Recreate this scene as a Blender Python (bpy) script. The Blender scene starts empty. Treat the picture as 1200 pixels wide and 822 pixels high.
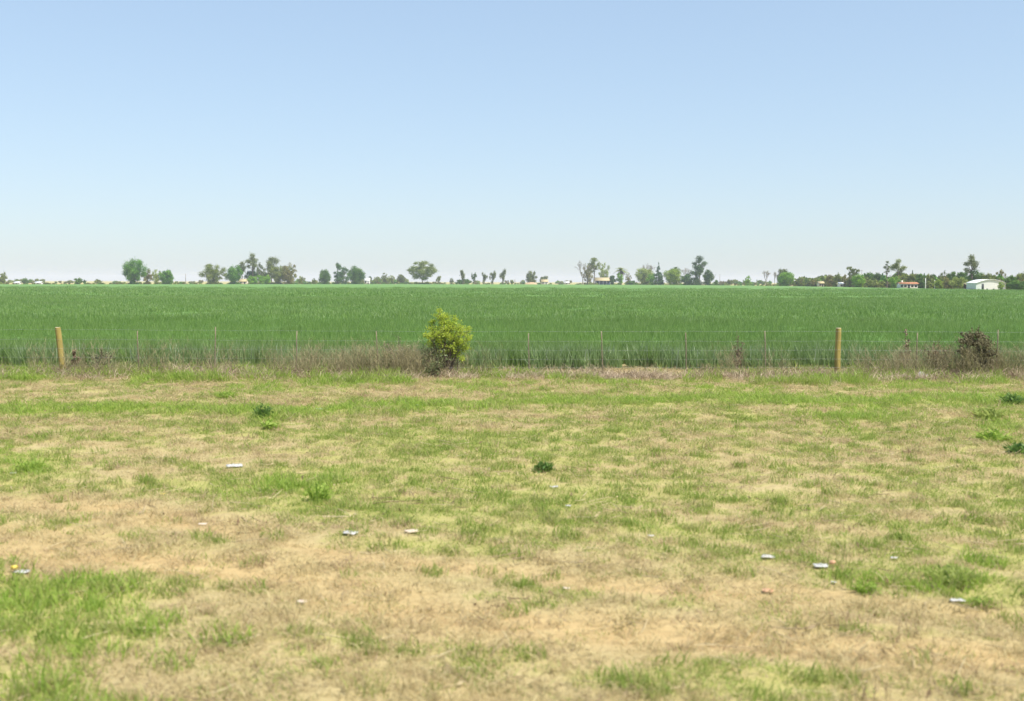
import bpy, math, random
import numpy as np
from mathutils import Matrix, Vector

R = math.radians
RNG = np.random.default_rng(7)
scn = bpy.context.scene
COL = scn.collection

# ------------------------------------------------------------------ camera
W, H = 1200.0, 822.0
F = 1287.0
CAMZ = 2.7
HORIZON = 330.2
pitch = math.atan((H / 2 - HORIZON) / F)
roll = R(0.15)
ROT = (Matrix.Rotation(math.pi / 2 - pitch, 4, 'X') @ Matrix.Rotation(roll, 4, 'Z'))
cam_d = bpy.data.cameras.new('camera')
cam = bpy.data.objects.new('camera', cam_d)
COL.objects.link(cam)
cam.matrix_world = Matrix.Translation((0, 0, CAMZ)) @ ROT
cam_d.sensor_width = 36.0
cam_d.sensor_fit = 'HORIZONTAL'
cam_d.lens = 36.0 * F / W
cam_d.clip_start = 0.1
cam_d.clip_end = 30000
cam_d.dof.use_dof = True
cam_d.dof.focus_distance = 60.0
cam_d.dof.aperture_fstop = 1.6
scn.camera = cam
R3 = np.array(ROT.to_3x3())


def ray(px, py):
    d = R3 @ np.array([(px - W / 2) / F, -(py - H / 2) / F, -1.0])
    return d


def at(px, py, z=0.0):
    """where the sight line of a photo point meets the level z"""
    d = ray(px, py)
    t = (z - CAMZ) / d[2]
    return np.array([d[0] * t, d[1] * t, z])


def at_depth(px, py, Y):
    d = ray(px, py)
    t = Y / d[1]
    return np.array([d[0] * t, Y, CAMZ + d[2] * t])


def project(x, y, z):
    p = np.stack([x, y, z - CAMZ], -1) @ R3
    zz = np.maximum(-p[..., 2], 0.01)
    return W / 2 + F * p[..., 0] / zz, H / 2 - F * p[..., 1] / zz


# ------------------------------------------------------------------ noise
def _hash(ix, iy, seed):
    n = (ix.astype(np.int64) * 374761393 + iy.astype(np.int64) * 668265263 + seed * 144665) & 0x7FFFFFFF
    n = ((n ^ (n >> 13)) * 1274126177) & 0x7FFFFFFF
    n = n ^ (n >> 16)
    return (n & 0xFFFF) / 65535.0


def vnoise(x, y, seed=0):
    ix, iy = np.floor(x), np.floor(y)
    fx, fy = x - ix, y - iy
    fx, fy = fx * fx * (3 - 2 * fx), fy * fy * (3 - 2 * fy)
    a, b = _hash(ix, iy, seed), _hash(ix + 1, iy, seed)
    c, d = _hash(ix, iy + 1, seed), _hash(ix + 1, iy + 1, seed)
    return (a * (1 - fx) + b * fx) * (1 - fy) + (c * (1 - fx) + d * fx) * fy


def fbm(x, y, seed=0, oct=4):
    v, amp, tot = 0, 1.0, 0
    for o in range(oct):
        v = v + amp * vnoise(x * 2 ** o + 17.3 * o, y * 2 ** o - 9.1 * o, seed + o)
        tot += amp
        amp *= 0.5
    return v / tot


def sstep(a, b, x):
    t = np.clip((x - a) / (b - a), 0, 1)
    return t * t * (3 - 2 * t)


# ------------------------------------------------------------------ materials
def new_mat(name):
    m = bpy.data.materials.new(name)
    m.use_nodes = True
    nt = m.node_tree
    nt.nodes.clear()
    out = nt.nodes.new('ShaderNodeOutputMaterial')
    return m, nt, out


def mixrgb(nt, fac, a, b):
    n = nt.nodes.new('ShaderNodeMix')
    n.data_type = 'RGBA'
    for sock, v in ((n.inputs[0], fac), (n.inputs[6], a), (n.inputs[7], b)):
        if isinstance(v, bpy.types.NodeSocket):
            nt.links.new(v, sock)
        elif isinstance(v, (int, float)):
            sock.default_value = v
        else:
            sock.default_value = (*v, 1)
    return n.outputs[2]


def attr(nt, name):
    n = nt.nodes.new('ShaderNodeAttribute')
    n.attribute_name = name
    return n.outputs['Fac']


def noise(nt, scale, detail=3, rough=0.6, vec=None, stretch=None):
    n = nt.nodes.new('ShaderNodeTexNoise')
    n.inputs['Scale'].default_value = scale
    n.inputs['Detail'].default_value = detail
    n.inputs['Roughness'].default_value = rough
    tc = nt.nodes.new('ShaderNodeTexCoord')
    src = tc.outputs['Object']
    if stretch:
        mp = nt.nodes.new('ShaderNodeMapping')
        mp.inputs['Scale'].default_value = stretch
        nt.links.new(src, mp.inputs['Vector'])
        src = mp.outputs['Vector']
    nt.links.new(src, n.inputs['Vector'])
    return n.outputs['Fac']


def ramp(nt, fac, lo, hi):
    n = nt.nodes.new('ShaderNodeMapRange')
    n.inputs['From Min'].default_value = lo
    n.inputs['From Max'].default_value = hi
    n.clamp = True
    nt.links.new(fac, n.inputs['Value'])
    return n.outputs['Result']


def foliage(name, c1, c2, transl=0.3, rough=0.5, spec=0.3, inst=0.0, c3=None, pale=None, zone=None):
    m, nt, out = new_mat(name)
    col = mixrgb(nt, attr(nt, 'v'), c1, c2)
    if c3 is not None:
        oi = nt.nodes.new('ShaderNodeObjectInfo')
        col = mixrgb(nt, ramp(nt, oi.outputs['Random'], 1 - inst, 1.0), col, c3)
    if zone is not None:                          # sowing passes and thin places: broad tone shifts across the field
        oi2 = nt.nodes.new('ShaderNodeObjectInfo')
        mp = nt.nodes.new('ShaderNodeMapping')
        mp.inputs['Scale'].default_value = (.012, .05, 0)
        nt.links.new(oi2.outputs['Location'], mp.inputs['Vector'])
        nz = nt.nodes.new('ShaderNodeTexNoise')
        nz.inputs['Scale'].default_value = 1.0
        nz.inputs['Detail'].default_value = 4
        nt.links.new(mp.outputs['Vector'], nz.inputs['Vector'])
        sc_ = nt.nodes.new('ShaderNodeMath')
        sc_.operation = 'MULTIPLY'
        sc_.inputs[1].default_value = .6
        nt.links.new(ramp(nt, nz.outputs['Fac'], .42, .68), sc_.inputs[0])
        col = mixrgb(nt, sc_.outputs[0], col, zone)
    if pale is not None:  # glints of glossy blades, painted into the colour of a few blades
        col = mixrgb(nt, ramp(nt, attr(nt, 'v'), .86, .97), col, pale)
    p = nt.nodes.new('ShaderNodeBsdfPrincipled')
    p.inputs['Roughness'].default_value = rough
    p.inputs['Specular IOR Level'].default_value = spec
    nt.links.new(col, p.inputs['Base Color'])
    t = nt.nodes.new('ShaderNodeBsdfTranslucent')
    nt.links.new(col, t.inputs['Color'])
    mx = nt.nodes.new('ShaderNodeMixShader')
    mx.inputs[0].default_value = transl
    nt.links.new(p.outputs[0], mx.inputs[1])
    nt.links.new(t.outputs[0], mx.inputs[2])
    nt.links.new(mx.outputs[0], out.inputs['Surface'])
    return m


def solid(name, c1, c2, scale=3.0, rough=0.7, spec=0.3, stretch=None, bump=0.0, metal=0.0):
    m, nt, out = new_mat(name)
    n = noise(nt, scale, 4, 0.6, stretch=stretch)
    col = mixrgb(nt, ramp(nt, n, 0.3, 0.7), c1, c2)
    p = nt.nodes.new('ShaderNodeBsdfPrincipled')
    p.inputs['Roughness'].default_value = rough
    p.inputs['Specular IOR Level'].default_value = spec
    p.inputs['Metallic'].default_value = metal
    nt.links.new(col, p.inputs['Base Color'])
    if bump:
        b = nt.nodes.new('ShaderNodeBump')
        b.inputs['Strength'].default_value = bump
        b.inputs['Distance'].default_value = 0.02
        nt.links.new(n, b.inputs['Height'])
        nt.links.new(b.outputs[0], p.inputs['Normal'])
    nt.links.new(p.outputs[0], out.inputs['Surface'])
    return m


# ------------------------------------------------------------------ mesh helpers
class MB:
    def __init__(s):
        s.V, s.Q, s.T, s.A, s.n = [], [], [], [], 0

    def add(s, V, quads=None, tris=None, a=0.5):
        V = np.asarray(V, float).reshape(-1, 3)
        s.V.append(V)
        if quads is not None and len(quads):
            s.Q.append(np.asarray(quads, int).reshape(-1, 4) + s.n)
        if tris is not None and len(tris):
            s.T.append(np.asarray(tris, int).reshape(-1, 3) + s.n)
        s.A.append(np.broadcast_to(np.asarray(a, float), (len(V),)).copy())
        s.n += len(V)

    def box(s, lo, hi, a=0.5):
        x0, y0, z0 = lo
        x1, y1, z1 = hi
        V = [(x0, y0, z0), (x1, y0, z0), (x1, y1, z0), (x0, y1, z0), (x0, y0, z1), (x1, y0, z1), (x1, y1, z1), (x0, y1, z1)]
        s.add(V, [(0, 3, 2, 1), (4, 5, 6, 7), (0, 1, 5, 4), (1, 2, 6, 5), (2, 3, 7, 6), (3, 0, 4, 7)], a=a)

    def tube(s, pts, rad, sides=5, a=0.5, cap=True):
        pts = np.asarray(pts, float)
        n = len(pts)
        rad = np.broadcast_to(np.asarray(rad, float), (n,))
        tan = np.gradient(pts, axis=0)
        tan /= np.linalg.norm(tan, axis=1, keepdims=True) + 1e-9
        ref = np.array([1.0, 0.13, 0.07]) if abs(tan[0][0]) < 0.8 else np.array([0.1, 1.0, 0.05])
        u = np.cross(tan, ref)
        u /= np.linalg.norm(u, axis=1, keepdims=True) + 1e-9
        w = np.cross(tan, u)
        ang = np.arange(sides) * 2 * math.pi / sides
        ring = pts[:, None, :] + rad[:, None, None] * (np.cos(ang)[None, :, None] * u[:, None, :] + np.sin(ang)[None, :, None] * w[:, None, :])
        Q = []
        for i in range(n - 1):
            for j in range(sides):
                k = (j + 1) % sides
                Q.append((i * sides + j, i * sides + k, (i + 1) * sides + k, (i + 1) * sides + j))
        V = ring.reshape(-1, 3)
        T = []
        if cap:
            V = np.vstack([V, pts[-1]])
            c = len(V) - 1
            for j in range(sides):
                T.append(((n - 1) * sides + j, (n - 1) * sides + (j + 1) % sides, c))
        s.add(V, Q, T, a)

    def leaves(s, C, size, rng, a, elong=1.4, up=0.3, normal=None):
        """small bent leaf-shaped faces centred on C"""
        n = len(C)
        N = rng.normal(size=(n, 3))
        N[:, 2] += up
        if normal is not None:
            N = N * 0.7 + normal
        N /= np.linalg.norm(N, axis=1, keepdims=True) + 1e-9
        U = np.cross(N, rng.normal(size=(n, 3)))
        U /= np.linalg.norm(U, axis=1, keepdims=True) + 1e-9
        Wv = np.cross(N, U)
        sz = (np.broadcast_to(size, (n,)) * rng.uniform(0.6, 1.3, n))[:, None]
        p0 = C - U * sz * elong * 0.5
        p1 = C + Wv * sz * 0.5 + N * sz * 0.12
        p2 = C + U * sz * elong * 0.5 - N * sz * 0.1
        p3 = C - Wv * sz * 0.5 + N * sz * 0.12
        V = np.stack([p0, p1, p2, p3], 1).reshape(-1, 3)
        i = np.arange(n)[:, None] * 4
        T = np.concatenate([i + np.array([0, 1, 2]), i + np.array([0, 2, 3])])
        s.add(V, None, T, np.repeat(np.broadcast_to(a, (n,)), 4))

    def blades(s, B, h, w, lean, az, droop, a, twist=None):
        """tapering curved grass blades: base points B, height h, lean length, azimuth az"""
        n = len(B)
        ts = np.array([0.0, 0.4, 0.75, 1.0])
        dirv = np.stack([np.cos(az), np.sin(az), np.zeros(n)], 1)
        tw = az + math.pi / 2 if twist is None else twist
        side = np.stack([np.cos(tw), np.sin(tw), np.zeros(n)], 1)
        P = []
        for t in ts:
            z = h * (t - droop * t * t)
            off = lean * t ** 1.7
            P.append(B + dirv * off[:, None] + np.stack([np.zeros(n), np.zeros(n), z], 1))
        wid = [0.8, 1.0, 0.65]
        V = []
        for k in range(3):
            V.append(P[k] - side * (w * wid[k] * 0.5)[:, None])
            V.append(P[k] + side * (w * wid[k] * 0.5)[:, None])
        V.append(P[3])
        V = np.stack(V, 1).reshape(-1, 3)
        i = np.arange(n)[:, None] * 7
        Q = np.concatenate([i + np.array([0, 1, 3, 2]), i + np.array([2, 3, 5, 4])])
        T = i + np.array([4, 5, 6])
        s.add(V, Q, T, np.repeat(np.broadcast_to(a, (n,)), 7))

    def mesh(s, name, mats, smooth=False):
        V = np.concatenate(s.V)
        me = bpy.data.meshes.new(name)
        Q = np.concatenate(s.Q) if s.Q else np.zeros((0, 4), int)
        T = np.concatenate(s.T) if s.T else np.zeros((0, 3), int)
        me.vertices.add(len(V))
        me.vertices.foreach_set('co', V.ravel())
        nl = Q.size + T.size
        me.loops.add(nl)
        me.loops.foreach_set('vertex_index', np.concatenate([Q.ravel(), T.ravel()]))
        me.polygons.add(len(Q) + len(T))
        st = np.concatenate([np.arange(len(Q)) * 4, Q.size + np.arange(len(T)) * 3])
        me.polygons.foreach_set('loop_start', st)
        if smooth:
            me.polygons.foreach_set('use_smooth', np.ones(len(st), bool))
        me.update(calc_edges=True)
        at_ = me.attributes.new('v', 'FLOAT', 'POINT')
        at_.data.foreach_set('value', np.concatenate(s.A))
        for m in (mats if isinstance(mats, (list, tuple)) else [mats]):
            me.materials.append(m)
        return me

    def build(s, name, mat, parent=None, loc=(0, 0, 0), smooth=False):
        o = bpy.data.objects.new(name, s.mesh(name, mat, smooth))
        COL.objects.link(o)
        o.location = loc
        if parent is not None:
            o.parent = parent
        return o


def tag(o, label=None, cat=None, group=None, kind=None):
    if label: o['label'] = label
    if cat: o['category'] = cat
    if group: o['group'] = group
    if kind: o['kind'] = kind
    return o


def empty(name, loc, label, cat, group=None):
    o = bpy.data.objects.new(name, None)
    COL.objects.link(o)
    o.location = loc
    o.empty_display_size = 0.3
    return tag(o, label, cat, group)


PROTO_N = [0]


def scatter(name, P, rot, scale, idx, protos, extra=None):
    """one object that carries instances of the proto meshes on its points"""
    PROTO_N[0] += 1
    c = bpy.data.collections.new(name + '_kinds')
    for i, me in enumerate(protos):
        c.objects.link(bpy.data.objects.new('%s_kind_%02d' % (name, i), me))
    me = bpy.data.meshes.new(name)
    me.vertices.add(len(P))
    me.vertices.foreach_set('co', np.asarray(P, float).ravel())
    a = me.attributes.new('rot', 'FLOAT_VECTOR', 'POINT'); a.data.foreach_set('vector', np.asarray(rot, float).ravel())
    a = me.attributes.new('scl', 'FLOAT_VECTOR', 'POINT'); a.data.foreach_set('vector', np.asarray(scale, float).ravel())
    a = me.attributes.new('idx', 'INT', 'POINT'); a.data.foreach_set('value', np.asarray(idx, np.int32))
    o = bpy.data.objects.new(name, me)
    COL.objects.link(o)
    ng = bpy.data.node_groups.new(name, 'GeometryNodeTree')
    ng.interface.new_socket('Geometry', in_out='INPUT', socket_type='NodeSocketGeometry')
    ng.interface.new_socket('Geometry', in_out='OUTPUT', socket_type='NodeSocketGeometry')
    N = ng.nodes.new
    gi, go = N('NodeGroupInput'), N('NodeGroupOutput')
    ci = N('GeometryNodeCollectionInfo')
    ci.inputs['Collection'].default_value = c
    ci.inputs['Separate Children'].default_value = True
    ci.inputs['Reset Children'].default_value = True
    ip = N('GeometryNodeInstanceOnPoints')
    ip.inputs['Pick Instance'].default_value = True

    def na(nm, ty):
        n = N('GeometryNodeInputNamedAttribute')
        n.data_type = ty
        n.inputs['Name'].default_value = nm
        return n.outputs['Attribute']
    e2r = N('FunctionNodeEulerToRotation')
    L = ng.links.new
    L(gi.outputs[0], ip.inputs['Points'])
    L(ci.outputs[0], ip.inputs['Instance'])
    L(na('idx', 'INT'), ip.inputs['Instance Index'])
    L(na('rot', 'FLOAT_VECTOR'), e2r.inputs[0])
    L(e2r.outputs[0], ip.inputs['Rotation'])
    L(na('scl', 'FLOAT_VECTOR'), ip.inputs['Scale'])
    res = ip.outputs[0]
    if extra is not None:
        oi = N('GeometryNodeObjectInfo')
        oi.inputs['Object'].default_value = extra
        j = N('GeometryNodeJoinGeometry')
        L(res, j.inputs[0])
        L(oi.outputs['Geometry'], j.inputs[0])
        res = j.outputs[0]
    L(res, go.inputs[0])
    md = o.modifiers.new('scatter', 'NODES')
    md.node_group = ng
    return o


# ------------------------------------------------------------------ how the ground lies and what grows on it
def gz(x, y):
    """height of the roadside ground"""
    near = sstep(60, 34, y)
    z = (fbm(x * 0.25, y * 0.35, 3, 3) - 0.5) * 0.16 + (fbm(x * 1.1, y * 1.4, 5, 3) - 0.5) * 0.07
    px, py = project(x, y, np.zeros_like(x))
    # two wheel tracks worn into the verge
    z = z - 0.05 * band(px, py, TRACK1, 16) - 0.05 * band(px, py, TRACK2, 22)
    z = z + 0.05 * band(px, py, RIDGE1, 5) + 0.05 * band(px, py, RIDGE2, 5)
    return z * near


TRACK1 = [(-300, 575), (0, 588), (150, 600), (300, 622), (420, 645), (600, 664), (750, 680), (900, 694), (1200, 722), (1500, 750)]
TRACK2 = [(-300, 625), (0, 642), (200, 662), (400, 692), (600, 722), (800, 744), (1000, 757), (1200, 772), (1500, 790)]
RIDGE1 = [(-300, 484), (0, 485), (150, 482), (270, 483), (330, 486), (420, 480)]
RIDGE2 = [(430, 478), (560, 476), (640, 472), (760, 474), (900, 472), (1000, 477), (1100, 470), (1500, 468)]
MIDSTRIP = [(215, 628), (330, 640), (480, 660), (600, 674), (720, 690), (850, 704)]


def band(px, py, line, hw):
    xs, ys = zip(*line)
    c = np.interp(px, xs, ys)
    inside = sstep(xs[0] - 20, xs[0] + 20, px) * sstep(xs[-1] + 20, xs[-1] - 20, px)
    return np.exp(-((py - c) / hw) ** 2) * inside


BLOBS = [  # cx, cy, rx, ry, amount of green
    (40, 765, 115, 75, 0.75), (150, 700, 100, 30, .35), (60, 700, 110, 30, .6), (240, 745, 80, 25, .15),
    (830, 785, 140, 28, .55), (760, 800, 120, 26, .3), (290, 775, 60, 20, .2), (480, 775, 60, 22, .25),
    (520, 610, 190, 32, .42), (640, 590, 120, 26, .32), (560, 630, 150, 18, .25), (330, 575, 90, 20, .45), (375, 570, 30, 20, .4), (250, 572, 60, 14, .35),
    (1120, 670, 110, 24, .6), (1010, 680, 40, 14, .35), (1080, 640, 90, 22, .4), (900, 640, 120, 30, .2), (1190, 640, 40, 60, .3),
    (20, 545, 60, 16, .5), (40, 560, 90, 14, .3), (520, 515, 130, 16, .45), (450, 520, 80, 14, .35), (700, 508, 260, 20, .28), (600, 530, 90, 14, .3),
    (1000, 490, 60, 9, .5), (1060, 500, 60, 20, .2), (400, 449, 46, 11, .8), (300, 452, 36, 9, .5), (30, 436, 42, 9, .8), (130, 450, 70, 12, .45), (210, 440, 60, 10, .5),
    (265, 461, 18, 7, .7), (560, 452, 60, 10, .35), (700, 455, 120, 12, .35), (860, 462, 90, 10, .4), (1010, 440, 50, 8, .4), (1100, 455, 100, 12, .5), (1160, 490, 50, 18, .35),
    (320, 495, 22, 10, .5), (430, 545, 60, 10, .3), (760, 560, 90, 16, .18), (840, 590, 120, 18, .2), (930, 545, 60, 12, .2), (1000, 600, 80, 14, .2),
    (780, 710, 150, 10, .3), (1080, 745, 60, 10, .3), (1180, 690, 50, 20, .5), (1010, 720, 90, 8, .25), (60, 610, 100, 9, .25), (180, 632, 120, 8, .2),
    (130, 512, 120, 14, .28), (40, 500, 40, 8, .2), (180, 520, 50, 10, .3),
]
DRYS = [(110, 508, 60, 9, .3), (560, 500, 40, 6, .2), (250, 530, 110, 14, .35), (150, 545, 60, 12, .3), (1080, 525, 80, 18, .15), (960, 570, 120, 12, .1), (820, 520, 110, 14, .3),
        (740, 560, 70, 10, .15), (300, 590, 60, 8, .3), (320, 770, 80, 14, .3), (230, 715, 90, 14, .4), (640, 640, 60, 8, .1), (560, 700, 90, 10, .1)]


def cover(x, y):
    """(green, bare) amounts at a ground point"""
    px, py = project(x, y, np.zeros_like(x))
    dx = (fbm(x * .8, y * .8, 31, 3) - .5)
    dy = (fbm(x * .8, y * .8, 37, 3) - .5)
    qx = px + dx * 110 * np.clip(12 / y, .5, 1.6)
    qy = py + dy * 34 * np.clip(14 / y, .3, 1.6)
    base = np.interp(py, [425, 440, 452, 470, 500, 540, 600, 640, 700, 822], [.08, .08, .22, .44, .53, .58, .60, .42, .32, .32])
    g = base.copy()
    for cx, cy, rx, ry, am in BLOBS:
        g = g + am * .8 * np.exp(-((qx - cx) / rx) ** 2 - ((qy - cy) / ry) ** 2)
    for cx, cy, rx, ry, am in DRYS:
        g = g - am * np.exp(-((qx - cx) / rx) ** 2 - ((qy - cy) / ry) ** 2)
    t = band(px, qy, TRACK1, 15) * (0.55 + 0.45 * sstep(1000, 500, px)) + band(px, qy, TRACK2, 26) * .9
    g = g - .5 * t
    g = g + 1.1 * band(px, py + dy * 6, RIDGE1, 5) + .85 * band(px, py + dy * 8, RIDGE2, 5) + .45 * band(px, qy, MIDSTRIP, 11)
    n = fbm(x * 2.1, y * 3.6, 11, 4) - .5
    n2 = fbm(x * .5, y * 1.2, 19, 3) - .5
    n3 = fbm(x * 6.5, y * 9., 29, 2) - .5
    # near the road the cover runs in long streaks along the wheel tracks
    w = sstep(16, 11.5, y)
    va = y + .43 * x
    n = n * (1 - .7 * w) + w * (fbm(x * .45, va * 2.9, 13, 4) - .5) * 1.0
    g = g + (n * 1.4 + n2 * .5 + n3 * 1.1) * (1 - .45 * np.clip(t, 0, 1))
    bare = np.clip(t * 1.0 + (fbm(x * .6, va * 2.6, 23, 4) - .5) * 1.5 - .1, 0, 1)
    return np.clip(g, 0, 1), bare


# ------------------------------------------------------------------ field edge
EDGE = [(-900, 333.5), (0, 333.0), (220, 333.0), (440, 332.9), (640, 333.3), (850, 334.3), (950, 335.6), (1020, 336.8), (1110, 338.3), (1200, 339.6), (2100, 352)]
CROPZ = 0.62
ep = np.array([p[0] for p in EDGE], float)
eD = np.array([at(p[0], p[1], CROPZ)[1] for p in EDGE])


def edge(px):
    return float(np.interp(px, ep, eD))


# ================================================================== GROUND
xs = np.concatenate([-np.geomspace(24, 7000, 46)[::-1], np.arange(-23.85, 23.9, 0.15), np.geomspace(24, 7000, 46)])
ys = np.concatenate([[-7000, -2500, -800, -250, -80, -30, -12, -4, 0, 2, 3.5], np.arange(4.5, 36, 0.12), np.geomspace(36.2, 7000, 60)])
GX, GY = np.meshgrid(xs, ys)
GYs = np.maximum(GY, 4.0)
GZ = gz(GX, GYs) * sstep(-4, 4.5, GY) * sstep(80, 30, np.abs(GX))
green, bare = cover(GX, GYs)
verge = sstep(60, 36, GY) * sstep(120, 30, np.abs(GX))
nx, ny = len(xs), len(ys)
mb = MB()
ii = (np.arange(ny - 1)[:, None] * nx + np.arange(nx - 1)[None, :]).ravel()
mb.add(np.stack([GX, GY, GZ], -1).reshape(-1, 3), np.stack([ii, ii + 1, ii + nx + 1, ii + nx], 1))

m_ground, nt, out = new_mat('dry_earth_with_grass')
gA, bA = attr(nt, 'green'), attr(nt, 'bare')
fine = noise(nt, 14, 5, .7)
mid = noise(nt, 3.2, 4, .6, stretch=(.6, 1.6, 1))
fleck = noise(nt, 55, 3, .7)
straw = mixrgb(nt, ramp(nt, fine, .3, .7), (.34, .27, .13), (.47, .385, .195))
soil = mixrgb(nt, ramp(nt, mid, .35, .65), (.40, .28, .13), (.50, .37, .18))
grn = mixrgb(nt, ramp(nt, fine, .3, .7), (.27, .30, .065), (.39, .39, .10))
c = mixrgb(nt, bA, straw, soil)
c = mixrgb(nt, ramp(nt, gA, .35, 1.5), c, grn)
c = mixrgb(nt, ramp(nt, fleck, .62, .75), c, (.2, .13, .07))
c = mixrgb(nt, ramp(nt, fleck, .36, .28), c, (.52, .43, .27))
p = nt.nodes.new('ShaderNodeBsdfPrincipled')
p.inputs['Roughness'].default_value = .95
p.inputs['Specular IOR Level'].default_value = .1
nt.links.new(c, p.inputs['Base Color'])
b = nt.nodes.new('ShaderNodeBump')
b.inputs['Strength'].default_value = .8
b.inputs['Distance'].default_value = .03
nt.links.new(fine, b.inputs['Height'])
nt.links.new(b.outputs[0], p.inputs['Normal'])
nt.links.new(p.outputs[0], out.inputs['Surface'])
ground = mb.build('ground', m_ground, smooth=True)
for nm, arr in (('green', green * verge + .8 * (1 - verge)), ('bare', bare * verge + .3 * (1 - verge))):
    a = ground.data.attributes.new(nm, 'FLOAT', 'POINT')
    a.data.foreach_set('value', arr.ravel().astype(np.float32))
tag(ground, kind='structure')

# ================================================================== VERGE GRASS
m_straw = foliage('dead_grass', (.43, .345, .165), (.61, .525, .285), .4, .6, .2, inst=.38, c3=(.38, .275, .17))
m_green = foliage('verge_grass', (.20, .285, .05), (.36, .43, .10), .5, .5, .25, inst=.35, c3=(.44, .41, .17))
m_lush = foliage('lush_grass', (.22, .345, .045), (.40, .51, .10), .5, .5, .25, inst=.4, c3=(.38, .40, .13))
m_dark = foliage('dark_weed_leaves', (.09, .175, .035), (.18, .29, .06), .45, .5, .3)


def grass_proto(n, rad, h0, h1, w, lean, rng, mat, name, flat=0.0):
    mb = MB()
    r = rad * np.sqrt(rng.random(n))
    a = rng.random(n) * 2 * math.pi
    B = np.stack([r * np.cos(a), r * np.sin(a), np.full(n, -.01)], 1)
    h = rng.uniform(h0, h1, n)
    mb.blades(B, h, rng.uniform(.7, 1.3, n) * w, rng.uniform(.2, 1, n) * lean, rng.random(n) * 2 * math.pi, rng.uniform(.05, .45, n), rng.random(n), rng.random(n) * 6.28)
    return mb.mesh(name, mat)


rg = np.random.default_rng(3)
straw_p = [grass_proto(46, .2, .015, .06, .006, .13, rg, m_straw, 'dead_grass_tuft') for _ in range(4)] + \
          [grass_proto(36, .13, .04, .12, .005, .12, rg, m_straw, 'dead_grass_tall') for _ in range(2)]
green_p = [grass_proto(44, .17, .025, .07, .0065, .07, rg, m_green, 'grass_tuft') for _ in range(4)] + \
          [grass_proto(40, .11, .06, .15, .007, .09, rg, m_green, 'grass_tuft_tall') for _ in range(2)]
lush_p = [grass_proto(56, .17, .05, .15, .008, .11, rg, m_lush, 'lush_tuft') for _ in range(4)]


def verge_points(dens, y0, y1, rng):
    xm = .55 * y1 + 3
    n = int(2 * xm * (y1 - y0) * dens)
    x = rng.uniform(-xm, xm, n)
    y = rng.uniform(y0, y1, n)
    k = np.abs(x) < .55 * y + 3
    return x[k], y[k]


X, Y = [], []
for y0, y1, d in ((5, 9, 75), (9, 14, 66), (14, 22, 52), (22, 34.2, 40)):
    a, b_ = verge_points(d, y0, y1, rg)
    X.append(a); Y.append(b_)
X, Y = np.concatenate(X), np.concatenate(Y)
G, B_ = cover(X, Y)
PX, PY = project(X, Y, np.zeros_like(X))
u = rg.random(len(X))
isg = u < .05 + .88 * sstep(.22, .85, G)
lushA = np.clip(1.1 * np.exp(-((PX - 35) / 120) ** 2 - ((PY - 765) / 80) ** 2), 0, 1)
for cx, cy, rx, ry in ((400, 448, 46, 11), (300, 452, 34, 8), (30, 436, 42, 9), (265, 461, 16, 6), (375, 570, 22, 14), (1118, 672, 60, 16), (1018, 682, 24, 8), (20, 545, 30, 12),
                       (1000, 490, 50, 8), (1165, 490, 30, 12), (200, 440, 60, 9), (1090, 448, 70, 9), (120, 700, 60, 25), (690, 448, 80, 7), (560, 452, 40, 8), (335, 570, 40, 10), (860, 462, 60, 8)):
    lushA = np.maximum(lushA, .9 * np.exp(-((PX - cx) / rx) ** 2 - ((PY - cy) / ry) ** 2))
lushA = np.maximum(lushA, .95 * band(PX, PY, RIDGE1, 5))
lushA = np.maximum(lushA, .7 * band(PX, PY, RIDGE2, 5))
isl = isg & (rg.random(len(X)) < lushA * .7)
isg = isg & ~isl
iss = ~isg & ~isl & (rg.random(len(X)) > B_ * .6)
Zg = gz(X, Y)


def rots(n, tilt=.12):
    return np.stack([rg.normal(0, tilt, n), rg.normal(0, tilt, n), rg.random(n) * 6.283], 1)


bunch = sstep(.60, .80, fbm(X * 3.3, Y * 4.1, 83, 2))


def put(name, mask, protos, weights, s0, s1, label, cat):
    n = int(mask.sum())
    s = rg.uniform(s0, s1, n)
    hz_ = 1 + .55 * bunch[mask] * rg.uniform(.3, 1, n)
    far = np.clip(Y[mask] / 16, 1, 1.5)          # a little broader where tufts stand further apart
    S = np.stack([s * far, s * far, s * hz_], 1)
    P = np.stack([X[mask], Y[mask], Zg[mask]], 1)
    o = scatter(name, P, rots(n), S, rg.choice(len(protos), n, p=weights), protos)
    return tag(o, label, cat, kind='stuff')


put('dry_grass', iss, straw_p, [.2, .2, .2, .2, .1, .1], .7, 1.4, 'short dead straw coloured grass over the roadside verge', 'grass')
put('green_grass', isg, green_p, [.2, .2, .2, .2, .1, .1], .6, 1.3, 'short patchy green grass growing through the dry verge', 'grass')
put('lush_grass', isl, lush_p, [.25] * 4, .6, 1.35, 'taller fresh bright green grass in patches on the verge', 'grass')

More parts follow.
